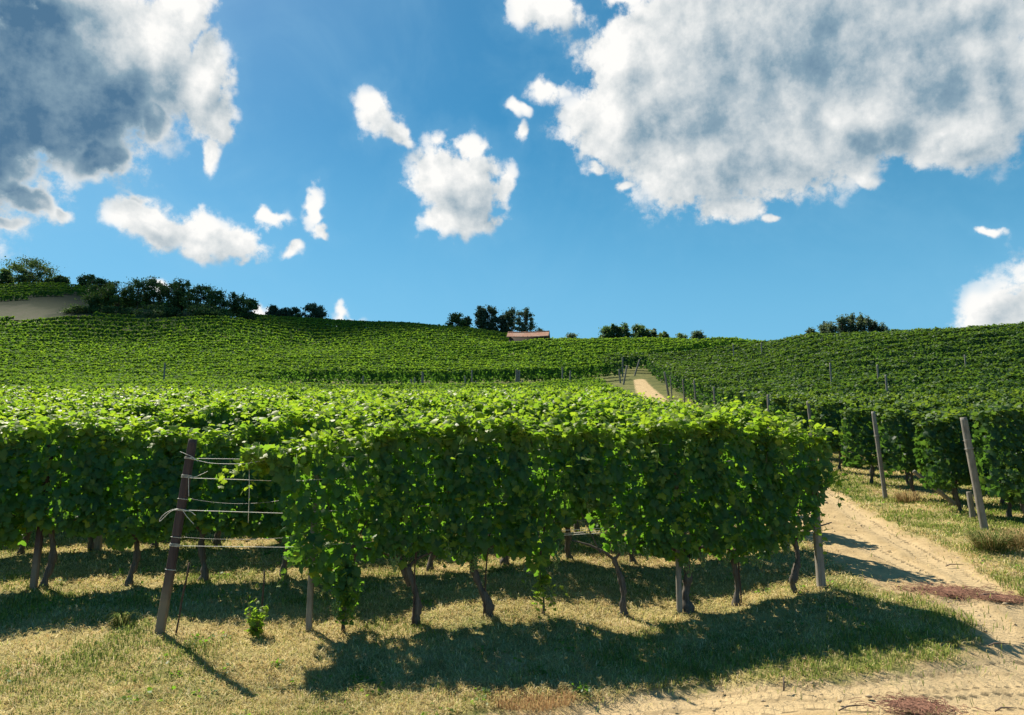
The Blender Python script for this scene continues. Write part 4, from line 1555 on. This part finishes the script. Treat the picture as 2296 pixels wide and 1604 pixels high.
def tussock(label, loc, n, h, w, seed, cols, spread=0.35, wd=0.005):
    rg = np.random.default_rng(seed)
    a_ = rg.uniform(0, 6.28, n)
    r0 = w * spread * np.sqrt(rg.random(n))
    b_ = np.stack([np.cos(a_) * r0, np.sin(a_) * r0, np.zeros(n)], 1)
    a_ = a_ + rg.normal(0, 1.2 if spread > 0.6 else 0.3, n)
    out = rg.uniform(0.2, 1.0, n)[:, None] * w * (1 if spread < 0.6 else 0.12) * np.stack([np.cos(a_), np.sin(a_)], 1)
    hh = h * rg.uniform(0.4, 1.0, n)
    sx = np.stack([-np.sin(a_) * wd, np.cos(a_) * wd, 0 * a_], 1)
    m1 = b_ + np.concatenate([out * 0.4, (hh * 0.85)[:, None]], 1)
    tipp = b_ + np.concatenate([out * 1.0, (hh * rg.uniform(0.5, 1.0, n))[:, None]], 1)
    V = np.stack([b_ - sx, b_ + sx, m1 + sx, m1 - sx, tipp], 1).reshape(-1, 3)
    k = (np.arange(n) * 5)[:, None]
    F = [k + np.array([[0, 1, 2, 3]]), k + np.array([[3, 2, 4]])]
    c = np.array(cols)[rg.integers(len(cols), size=n)] * rg.uniform(0.75, 1.2, (n, 1))
    o = link('grass_tussock', np_mesh('grass_tussock', V, F, M_BLADE, {'tint': np.repeat(c, 5, 0)}), None, loc)
    return tag(o, label, 'grass tuft')


GREENS = [(0.13, 0.17, 0.05), (0.09, 0.14, 0.04), (0.22, 0.22, 0.09)]
DRY = [(0.40, 0.31, 0.15), (0.30, 0.20, 0.10), (0.34, 0.26, 0.13)]
tussock('long green grass tuft at the foot of the thick leaning post on the right', hit(2222, 1232), 420, 0.34, 0.55, 41, GREENS + DRY[:1])
tussock('dry brownish grass tuft right of the green tuft near the right edge', hit(2290, 1228), 320, 0.34, 0.5, 42, DRY + GREENS[:1])
tussock('dry brown grass tuft under the vines at the second row head of the right slope', hit(2035, 1128), 260, 0.30, 0.5, 43, DRY)
tussock('rusty dry grass tuft on the verge in front of the shadow, left of the dirt', hit(1190, 1568), 1500, 0.075, 0.42, 44, [(0.33, 0.21, 0.10), (0.42, 0.29, 0.14), (0.28, 0.17, 0.09)], 0.9, 0.0025)
tussock('dry grass tuft beside the trunks far up the path edge', hit(1918, 1050), 240, 0.55, 0.6, 45, DRY + GREENS)
tussock('small green grass tuft left of the foot of the dark leaning post', hit(270, 1408), 130, 0.20, 0.16, 46, GREENS)


# ------------------------------------------------------------------ grass and litter
def grass():
    rg = np.random.default_rng(55)
    n = 1000000
    a_ = rg.uniform(R(-38.5), R(38.5), n)
    # radial density ~ r^-0.6 dr
    u_ = rg.random(n)
    r0, r1, e = 4.8, 60.0, 0.22
    r = (r0 ** e + u_ * (r1 ** e - r0 ** e)) ** (1 / e)
    x, y = np.sin(a_) * r, np.cos(a_) * r
    s = sdf(x, y) + (fbm(x * 2.2, y * 2.2, 21, 5) - 0.5) * 0.5
    patch = fbm(x * 0.55, y * 0.55, 140, 4)
    fine = fbm(x * 2.3, y * 2.3, 150, 3)
    keep = (s > -0.02) | ((s > -0.5) & (rg.random(n) < 0.07 * (1 + s / 0.5))) | (rg.random(n) < 0.006 + 0.03 * np.clip(fine - 0.5, 0, 1))
    keep &= rg.random(n) < np.clip(0.45 + 1.1 * (fine - 0.3), 0.12, 1)
    x, y, r, s, patch, fine = (v[keep] for v in (x, y, r, s, patch, fine))
    n = len(x)
    z = zfun(x, y) + (1 - smooth(20, 45, r)) * ((fbm(x * 1.3, y * 1.3, 3) - 0.5) * 0.10)
    # greener next to the path and in the strip right below the rows' shade, straw elsewhere
    gband = np.exp(-((s - 0.45) / 0.45) ** 2)
    gz = np.clip((patch - 0.46) * 4.2 + (fine - 0.5) * 1.8 + gband * 0.55 - 0.05 + 0.3 * smooth(9, 20, r), 0, 1)
    isg = rg.random(n) < gz * 0.8 + 0.06
    straw = np.array([(0.62, 0.51, 0.25), (0.53, 0.43, 0.20), (0.68, 0.59, 0.36), (0.45, 0.32, 0.14), (0.50, 0.47, 0.17)])[rg.integers(5, size=n)]
    green = np.array([(0.14, 0.21, 0.045), (0.22, 0.28, 0.06), (0.32, 0.35, 0.10)])[rg.integers(3, size=n)]
    col = np.where(isg[:, None], green, straw) * rg.uniform(0.75, 1.2, (n, 1)) * (0.70 + 0.62 * fbm(x * 4.5, y * 4.5, 170, 3))[:, None]
    hay = (~isg) & (rg.random(n) < 0.35)
    L = np.where(isg, rg.uniform(0.03, 0.085, n), np.where(hay, rg.uniform(0.10, 0.22, n), rg.uniform(0.03, 0.10, n))) * (1 + 0.25 * smooth(8, 30, r))
    lean = np.where(isg, rg.uniform(0.3, 1.3, n), np.where(hay, rg.uniform(4.0, 12.0, n), rg.uniform(0.9, 3.5, n)))
    th = rg.uniform(0, 6.283, n)
    hz = L / np.sqrt(1 + lean ** 2)
    hx = hz * lean
    d = np.stack([np.cos(th), np.sin(th)], 1)
    wd = np.where(hay, 0.0019, 0.0025) * np.clip(r / 6, 0.8, 5)
    b_ = np.stack([x, y, z - 0.004], 1)
    sx = np.stack([-d[:, 1] * wd, d[:, 0] * wd, 0 * wd], 1)
    crv = rg.normal(0, 0.45, n)
    mid = b_ + np.stack([d[:, 0] * hx * 0.45, d[:, 1] * hx * 0.45, hz * 0.75 + 0.006 + 0.012 * hay], 1)
    tip = b_ + np.stack([(d[:, 0] - d[:, 1] * crv) * hx, (d[:, 1] + d[:, 0] * crv) * hx, hz * 0.95], 1)
    V = np.stack([b_ - sx, b_ + sx, mid + sx * 0.8, mid - sx * 0.8, tip], 1).reshape(-1, 3)
    k = (np.arange(n) * 5)[:, None]
    F = [k + np.array([[0, 1, 2, 3]]), k + np.array([[3, 2, 4]])]
    o = link('grass', np_mesh('grass', V, F, M_BLADE, {'tint': np.repeat(col, 5, 0)}))
    tag(o, 'mown straw-coloured grass with green patches around the vine rows', 'grass', None, 'stuff')
    print('blades', n)


grass()


def ground_weeds():
    rg = np.random.default_rng(91)
    n = 520
    a_, r = rg.uniform(R(-37), R(37), n), 5.6 + 18 * rg.random(n) ** 1.5
    x, y = np.sin(a_) * r, np.cos(a_) * r
    ok = (sdf(x, y) > 0.12) & (fbm(x * 0.7, y * 0.7, 180, 3) > 0.46)
    x, y = x[ok], y[ok]
    cnt = rg.integers(6, 22, len(x))
    idx = np.repeat(np.arange(len(x)), cnt)
    m = len(idx)
    sp = rg.uniform(0.02, 0.10, len(x))[idx]
    px, py = x[idx] + rg.normal(0, 1, m) * sp, y[idx] + rg.normal(0, 1, m) * sp
    pz = zfun(px, py) + (fbm(px * 1.3, py * 1.3, 3) - 0.5) * 0.10 + rg.uniform(0.01, 0.06, m)
    tone = rg.uniform(0, 0.35, len(x))[idx]
    V, F = leaves_geo(LEAF_MD, np.stack([px, py, pz], 1), rg.normal(0, 0.5, (m, 3)) + (0, 0, 1), rg.normal(0, 1, (m, 3)) * (1, 1, 0.2), rg.uniform(0.012, 0.042, m))
    o = link('ground_weeds', np_mesh('ground_weeds', V, F, M_LEAF, {'age': np.repeat(tone, len(LEAF_MD[0]))}))
    tag(o, 'small broad-leaved green weeds scattered through the dry grass', 'weeds', None, 'stuff')


ground_weeds()


def ring_ground(pts):
    pts = np.asarray(pts, float)
    pts[:, 2] = zfun(pts[:, 0], pts[:, 1])
    return pts


M_RED = plain('reddish_dry_stalk', (0.26, 0.125, 0.08), 0.9, 0, 0.4, 40)


def clippings(label, uv, n, wx, wy, seed):
    rg = np.random.default_rng(seed)
    c = hit(*uv)
    g = Geo()
    for k in range(n):
        a_, rr = rg.uniform(0, 6.28), abs(rg.normal(0, 0.5))
        p = np.array([c[0] + math.cos(a_) * rr * wx, c[1] + math.sin(a_) * rr * wy, 0])
        z = float(0)
        th = rg.uniform(0, 6.28)
        L = rg.uniform(0.03, 0.14)
        dx, dy = math.cos(th) * L / 2, math.sin(th) * L / 2
        h0, h1 = rg.uniform(0.020, 0.036, 2)
        bow = rg.normal(0, 0.02)
        g.tube([(p[0] - dx, p[1] - dy, h0), (p[0] - dy * bow, p[1] + dx * bow, (h0 + h1) / 2 + 0.006), (p[0] + dx, p[1] + dy, h1)], 0.0023, 4, False)
    V = np.concatenate(g.V)
    g.V = [np.stack([V[:, 0], V[:, 1], V[:, 2] + zfun(V[:, 0], V[:, 1]) - 0.03], 1)]
    o = link('reddish_clippings', g.mesh('reddish_clippings', M_RED))
    tag(o, label, 'clippings', None, 'stuff')


clippings('reddish brown dry clippings lying on the path below the bend of the shadow', (2128, 1326), 1300, 0.62, 0.28, 61)
clippings('thin strip of reddish dry clippings near the right edge of the path', (2245, 1342), 600, 0.50, 0.16, 62)
clippings('reddish brown dry clippings at the bottom edge of the dirt', (2058, 1584), 1000, 0.36, 0.16, 63)


def clods():
    rg = np.random.default_rng(71)
    g = Geo()
    v, f = ico()
    k = 0
    while k < 520:
        a_, r = rg.uniform(R(-4), R(38)), rg.uniform(4.8, 24)
        x, y = math.sin(a_) * r, math.cos(a_) * r
        if sdf(np.array([x]), np.array([y]))[0] > 0.1:
            continue
        if fbm(np.array([x * 0.8]), np.array([y * 0.8]), 200, 3)[0] < 0.50 and rg.random() < 0.8:
            continue
        s = rg.gamma(1.6, 0.0036) + 0.004
        vv = v * (1 + rg.normal(0, 0.18, (12, 1))) * (s * rg.uniform(0.8, 1.5), s, s * rg.uniform(0.5, 0.9))
        th = rg.uniform(0, 6.28)
        vv = np.stack([vv[:, 0] * math.cos(th) - vv[:, 1] * math.sin(th), vv[:, 0] * math.sin(th) + vv[:, 1] * math.cos(th), vv[:, 2]], 1)
        g.add(vv + (x, y, float(zfun(x, y)) - 0.025 + (fbm(np.array([x * 1.3]), np.array([y * 1.3]), 3)[0] - 0.5) * 0.10), f)
        k += 1
    o = link('earth_clods', g.mesh('earth_clods', M_CLOD))
    tag(o, 'crumbs of dry earth and pebbles scattered over the dirt path', 'clods', None, 'stuff')


clods()
for (u, v, L, th, up, lab) in ((1757, 1546, 0.10, 1.1, 0.09, 'short broken stick standing out of the dust in the foreground dirt'),
                               (2190, 1336, 0.3, 0.1, 0.01, 'thin dark stick lying on the path by the upper red clippings'),
                               (2120, 1268, 0.24, -0.1, 0.01, 'thin stick lying across the path above the red clippings'),
                               (1880, 1590, 0.26, 0.2, 0.01, 'curved twig at the bottom edge of the dirt, left of the lower red clippings'),
                               (2230, 1592, 0.16, -0.3, 0.02, 'pale split stick at the bottom right corner of the dirt'),
                               (2215, 1446, 0.2, -0.35, 0.02, 'dark twig lying at the tip of the grass wedge')):
    p = hit(u, v)
    g = Geo()
    dx, dy = math.cos(th) * L, math.sin(th) * L
    g.tube([(0, 0, -0.012), (dx * 0.3, dy * 0.3, 0.012 + up * 0.4), (dx * 0.65, dy * 0.65 + 0.015, 0.008 + up * 0.7), (dx, dy, 0.006 + up)], [0.007, 0.008, 0.006, 0.003], 6, True, 0.2)
    tag(link('stick', g.mesh('stick', M_STICK, True), None, p), lab, 'stick', 'sticks on the dirt')


# ------------------------------------------------------------------ trees on the skyline
def tree(label, u, v_base, v_top, wpx, d, kind, seed, mat=None, group='trees on the skyline', drop=0.0):
    rg = np.random.default_rng(seed)
    base = at_depth(u, v_base, d)
    zg = float(zfun(base[0], base[1]))
    H = (v_base - v_top) / FPX * d + (base[2] - zg)
    z0 = zg
    W = wpx / FPX * d / 2
    mat = mat or M_TREE
    t = thing('tree' if kind != 'bush' else 'shrub', label, 'tree' if kind != 'bush' else 'shrub', (base[0], base[1], z0), 0, group)
    gt, gl = Geo(), Geo()
    tr = max(0.05, H * 0.022)
    ch = {'round': 0.12, 'airy': 0.30, 'poplar': 0.22, 'bush': 0.02}[kind]
    lean = rg.normal(0, 0.04) * H
    tp = [(0, 0, -0.3), (lean * 0.3, 0, H * 0.3), (lean * 0.7, rg.normal(0, .03) * H, H * 0.6), (lean, 0, H * 0.92)]
    gt.tube(tp, [tr * 1.3, tr, tr * 0.6, tr * 0.15], 7, True, 0.1, rg=rg)
    nl = {'round': 34, 'airy': 32, 'poplar': 34, 'bush': 16}[kind]
    card = float(np.clip(d * 0.0013, 0.09, 0.36))
    per = int({'round': 190, 'airy': 130, 'poplar': 150, 'bush': 170}[kind])
    for k in range(nl):
        f = ch + (1 - ch) * (k + rg.random()) / nl
        a_ = rg.uniform(0, 6.28)
        if kind == 'round':
            prof = math.sqrt(max(0.03, 1 - ((f - 0.50) / 0.53) ** 2))
        elif kind == 'poplar':
            prof = 0.9 * math.sqrt(max(0.05, 1 - ((f - 0.58) / 0.48) ** 2))
        elif kind == 'airy':
            prof = math.sqrt(max(0.05, 1 - ((f - 0.66) / 0.42) ** 2))
        else:
            prof = math.sqrt(max(0.05, 1 - (f / 1.02) ** 2))
        rr = W * prof * math.sqrt(rg.uniform(0.10, 1.0))
        c = np.array([lean * f + rr * math.cos(a_), rr * math.sin(a_), H * f - 0.06 * H])
        st = np.array([lean * f * 0.7, 0, max(0.05, H * (f - 0.22))])
        gt.tube([st, (st + c) / 2 + (0, 0, 0.03 * H), c], [tr * 0.38, tr * 0.25, tr * 0.08], 5, False, rg=rg)
        s = W * rg.uniform(0.10, 0.27) + 0.08
        pos = c + rg.normal(0, 1, (per, 3)) * np.clip(np.abs(rg.normal(1.0, 0.5, (per, 1))), 0, 1.5) * ((s * 0.5, s * 0.5, s * 0.95) if kind in ('poplar', 'airy') and k % 2 else (s * 0.75, s * 0.75, s * 0.45))
        if kind == 'airy':       # drooping feathery sprays
            pos[:, 2] -= 0.25 * np.abs(pos[:, 0] - c[0])
        pos[:, 2] = np.clip(pos[:, 2], 0.1, H * 1.02)
        V, F = leaves_geo(LEAF_LO, pos, rg.normal(0, 1, (per, 3)) + (0, 0, 0.5), rg.normal(0, 1, (per, 3)), card * rg.uniform(0.7, 1.4, per))
        gl.add(V, F, np.repeat(np.clip(rg.normal(0.25, 0.2) + rg.normal(0, 0.15, per), 0, 1), 4))
    link('trunk', gt.mesh('trunk', M_TRUNK, True), t)
    link('crown', gl.mesh('crown', mat, False, 'age'), t)


TREES = [
    ('big round dark tree on the upper left crest', 66, 642, 582, 98, 259, 'round', M_TREE), ('dark tree cut by the left edge of the photo, beside the big round one', 4, 640, 604, 40, 259, 'round', M_TREE),
    ('low dark bush right at the foot of the big round tree', 112, 642, 626, 26, 257, 'bush', M_TREE), ('small round tree alone right of the big round tree', 135, 645, 619, 28, 259, 'round', M_TREE),
    ('slim dark tree, first at the left end of the wood behind the crest', 193, 660, 616, 34, 254, 'airy', M_TREE), ('spreading dark tree behind the pale feathery one at the left end of the wood', 224, 668, 625, 54, 250, 'round', M_TREE),
    ('pale green feathery tree at the left front of the wood', 222, 712, 640, 62, 200, 'airy', M_TREEL), ('dark ivy-wrapped trunk under the pale feathery tree', 210, 714, 668, 22, 198, 'poplar', M_TREE),
    ('low dark bramble bush spreading left of the wood', 172, 708, 688, 70, 197, 'bush', M_TREE), ('feathery tree second from the left in the wood', 264, 716, 634, 62, 202, 'airy', M_TREEL),
    ('tall feathery tree left of the white cloud gap over the wood', 306, 719, 624, 66, 204, 'airy', M_TREE), ('tree with a curled top sprig under the white cloud gap', 342, 720, 618, 46, 206, 'airy', M_TREE),
    ('dark full tree right of the white cloud gap in the wood', 384, 722, 630, 62, 204, 'round', M_TREE), ('tallest dark tree in the right half of the wood', 407, 722, 624, 54, 207, 'airy', M_TREE),
    ('dark broad tree on the descending right side of the wood', 446, 722, 636, 70, 203, 'round', M_TREE), ('lower dark tree next to last on the right side of the wood', 480, 721, 650, 54, 202, 'round', M_TREE),
    ('airy tree standing clear at the right end of the wood', 530, 722, 657, 48, 206, 'airy', M_TREE), ('dark bushy tree at the very right foot of the wood', 556, 720, 668, 36, 204, 'round', M_TREE),
    ('dark undergrowth bush at the foot of the wood, left part', 260, 722, 690, 90, 199, 'bush', M_TREE), ('dark undergrowth bush at the foot of the wood, middle part', 360, 724, 688, 110, 199, 'bush', M_TREE), ('dark undergrowth bush at the foot of the wood, right part', 470, 724, 690, 100, 199, 'bush', M_TREE),
    ('small airy tree, leftmost of three on the dark far crest', 610, 712, 685, 26, 233, 'airy', M_TREEB), ('tiny tree, middle of three on the dark far crest', 634, 712, 691, 26, 233, 'airy', M_TREEB), ('small tree, rightmost of three on the dark far crest', 658, 712, 691, 28, 233, 'airy', M_TREEB),
    ('round airy tree alone on the dark far crest, left of the small white cloud', 703, 716, 679, 48, 230, 'round', M_TREEB), ('low dark bush on the far crest, left of the lone round tree', 668, 718, 706, 30, 229, 'bush', M_TREE),
    ('dark spreading tree on the crest, left of the tall group above the shed', 1026, 738, 703, 46, 205, 'round', M_TREE), ('thin grey tree right beside the dark spreading tree on the crest', 1045, 738, 710, 16, 205, 'airy', M_TREEB),
    ('tall poplar-like tree, leftmost of the group above the shed', 1077, 742, 687, 30, 198, 'poplar', M_TREEB), ('tallest tree of the group above the shed, second from its left', 1098, 743, 685, 36, 197, 'poplar', M_TREEB),
    ('lower dark tree in the middle dip of the group above the shed', 1121, 745, 704, 30, 196, 'round', M_TREEB), ('tall tree right of the dip in the group above the shed', 1146, 748, 689, 36, 194, 'poplar', M_TREEB),
    ('tree with open leaning crown, rightmost of the group above the shed', 1178, 752, 690, 46, 190, 'poplar', M_TREEB), ('small sparse bush behind the right part of the shed roof', 1210, 755, 738, 34, 185, 'airy', M_TREEB),
    ('little bushes on the crest right of the shed', 1280, 764, 748, 34, 155, 'bush', M_TREEB),
    ('dark tree, left of the skyline clump right of the shed', 1360, 764, 731, 30, 150, 'round', M_TREE), ('dark pointed tree, second of the skyline clump right of the shed', 1378, 764, 727, 24, 150, 'poplar', M_TREE),
    ('dark tree with feathery right side, third of the skyline clump', 1400, 764, 727, 32, 150, 'airy', M_TREE), ('dark round tree, fourth of the skyline clump', 1435, 764, 728, 40, 148, 'round', M_TREE),
    ('paler bushy tree at the right end of the skyline clump', 1459, 764, 738, 26, 148, 'airy', M_TREEB), ('small feathery bush just right of the skyline clump', 1487, 763, 746, 24, 145, 'airy', M_TREEL),
    ('tiny bush on the skyline midway between the clump and the right slope', 1527, 762, 748, 28, 138, 'bush', M_TREEL), ('small grey bush on the skyline above the path bend', 1563, 762, 742, 34, 132, 'airy', M_TREEB),
    ('small dark sprig tree at the left of the right slope thicket', 1817, 752, 735, 18, 96, 'airy', M_TREEB), ('slim tree, second from the left of the right slope thicket', 1846, 752, 723, 22, 94, 'poplar', M_TREEB),
    ('bushy tree, third from the left of the right slope thicket', 1872, 752, 722, 30, 93, 'airy', M_TREEB), ('tall slim tree, left of the highest of the right slope thicket', 1889, 751, 707, 26, 92, 'poplar', M_TREEB),
    ('highest tree in the middle of the right slope thicket', 1908, 750, 702, 32, 92, 'poplar', M_TREEB), ('tall tree right of the highest of the right slope thicket', 1928, 750, 704, 30, 91, 'poplar', M_TREEB),
    ('broad tree on the right flank of the right slope thicket', 1945, 750, 711, 32, 90, 'airy', M_TREEB), ('low tree right of the broad one in the right slope thicket', 1963, 750, 725, 26, 90, 'airy', M_TREEB),
    ('last low bushy tree at the right end of the right slope thicket', 1985, 750, 725, 32, 89, 'airy', M_TREEB),
]
for i, (lab, u, vb, vt, w, d, kind, mat) in enumerate(TREES):
    tree(lab, u, vb, vt, w, d, kind, 700 + i, mat)


# ------------------------------------------------------------------ tool shed on the hill
def shed():
    d = 147.0
    px = d / FPX
    c = at_depth(1186, 757, d)
    z0 = float(zfun(c[0], c[1]))
    zeave = at_depth(1190, 754.5, d)[2] - z0
    L, W_ = 86 * px, 4.2
    rh = 1.15
    t = thing('shed', 'low tool shed with terracotta tiled roof sunk among the vines on the crest', 'shed', (c[0], c[1] + 2.1, z0), R(-7))
    g = Geo()
    wall = 0.25
    g.box(-L / 2, L / 2, -W_ / 2, -W_ / 2 + wall, -1.0, zeave)
    g.box(-L / 2, L / 2, W_ / 2 - wall, W_ / 2, -1.0, zeave)
    for sx in (-1, 1):
        x0 = -L / 2 if sx < 0 else L / 2 - wall
        y0, y1 = -W_ / 2 + wall, W_ / 2 - wall
        V = [(x0, y0, -1), (x0, y1, -1), (x0, y1, zeave), (x0, 0, zeave + rh * 0.9), (x0, y0, zeave)]
        V2 = [(x + wall, y, z) for x, y, z in V]
        g.add(V + V2, [np.array([(0, 4, 3, 2, 1)]), np.array([(5, 6, 7, 8, 9)]), np.array([(0, 1, 6, 5), (1, 2, 7, 6), (2, 3, 8, 7), (3, 4, 9, 8), (4, 0, 5, 9)])])
    link('wall', g.mesh('wall', plain('shed_wall', (0.07, 0.055, 0.05), 0.95, 0, 0.4, 3)), t)
    g = Geo()
    nx = 44
    ov, oh = 0.45, 0.40
    xs = np.linspace(-L / 2 - ov, L / 2 + ov, nx * 4 + 1)
    wob = np.abs(np.sin(np.arange(nx * 4 + 1) * math.pi / 4)) * 0.075
    ny = 9
    rgs = np.random.default_rng(3)
    sagx = -0.10 * np.sin((xs / L + 0.5) * math.pi)
    for side in (-1, 1):
        ts = np.linspace(0, 1, ny)
        y = side * ts * (W_ / 2 + oh)
        zz = zeave + rh - ts * (rh + oh * rh / (W_ / 2)) + 0.10
        V = np.array([[(x, yy, z + w_ + s_ + rgs.normal(0, 0.012)) for yy, z in zip(y, zz)] for x, w_, s_ in zip(xs, wob, sagx)])
        V2 = V - (0, 0, 0.12)
        n = len(xs)
        i, j = np.meshgrid(np.arange(n - 1), np.arange(ny - 1), indexing='ij')
        q = np.stack([i * ny + j, i * ny + j + 1, (i + 1) * ny + j + 1, (i + 1) * ny + j], -1).reshape(-1, 4)
        m = n * ny
        i = np.arange(n - 1)
        e1 = np.stack([i * ny + ny - 1, i * ny + ny - 1 + m, (i + 1) * ny + ny - 1 + m, (i + 1) * ny + ny - 1], 1)
        j = np.arange(ny - 1)
        e2 = np.stack([j, j + 1, j + 1 + m, j + m], 1)
        e3 = e2 + (n - 1) * ny
        g.add(np.concatenate([V.reshape(-1, 3), V2.reshape(-1, 3)]), [np.concatenate([q, q[:, ::-1] + m, e1, e2, e3])])
    rid = Geo()
    roof = link('roof', g.mesh('roof', tile_material()), t)
    rid.tube([(x, 0, zeave + rh + 0.17 + s_) for x, s_ in zip(xs[::8], sagx[::8])], 0.13, 8, True, 0.08)
    link('ridge_tiles', rid.mesh('ridge_tiles', tile_material()), roof)
    g = Geo()
    for x in np.linspace(-L / 2 + 0.3, L / 2 - 0.3, 9):
        g.box(x - 0.05, x + 0.05, -W_ / 2 - 0.32, -W_ / 2 - 0.01, zeave - 0.14, zeave - 0.02)
    link('rafter_ends', g.mesh('rafter_ends', M_TRUNK), t)


shed()


# ------------------------------------------------------------------ the cloud whose shadow lies on the far hill
def shadow_cloud():
    tgt = np.array([-66.0, 210.0, 37.0])
    c = tgt + SUN * 1500
    rg = np.random.default_rng(9)
    v, f = ico()
    # two subdivisions
    for _ in range(3):
        mids, nv, nf = {}, list(map(tuple, v)), []

        def mid(a, b):
            k = (min(a, b), max(a, b))
            if k not in mids:
                m = np.array(nv[a]) + np.array(nv[b])
                nv.append(tuple(m / np.linalg.norm(m)))
                mids[k] = len(nv) - 1
            return mids[k]
        for a, b, cc in f:
            ab, bc, ca = mid(a, b), mid(b, cc), mid(cc, a)
            nf += [(a, ab, ca), (b, bc, ab), (cc, ca, bc), (ab, bc, ca)]
        v, f = np.array(nv), np.array(nf)
    g = Geo()
    m, nt = new_mat('cloud_white')
    b = NB(nt)
    n = b.noise(b.obj(), 0.06, 5.0)
    pr = b.n('ShaderNodeBsdfPrincipled', {'Base Color': b.mix(n, (0.75, 0.76, 0.78), (0.85, 0.85, 0.85)), 'Roughness': 1.0})
    tp_ = b.n('ShaderNodeBsdfTransparent')
    b.out(b.n('ShaderNodeMixShader', {0: 0.24, 1: tp_.outputs[0], 2: pr.outputs[0]}).outputs[0])
    for k in range(46):
        p = np.array([rg.uniform(-1, 1) * 74, rg.uniform(-1, 1) * 30, rg.uniform(-0.3, 1) * 8])
        s = rg.uniform(13, 24) * (1 - 0.3 * abs(p[0]) / 95)
        lump = 1 + 0.22 * np.sin(v[:, :1] * 5 + k) * np.cos(v[:, 1:2] * 6 + k) + 0.1 * np.sin(v[:, 2:] * 13 + k * 3)
        g.add(v * lump * (s, s, s * 0.7) + p, f)
    o = link('cloud', g.mesh('cloud', m, True), None, c)
    tag(o, 'puffy white cloud whose shadow darkens the far hill', 'cloud')


shadow_cloud()
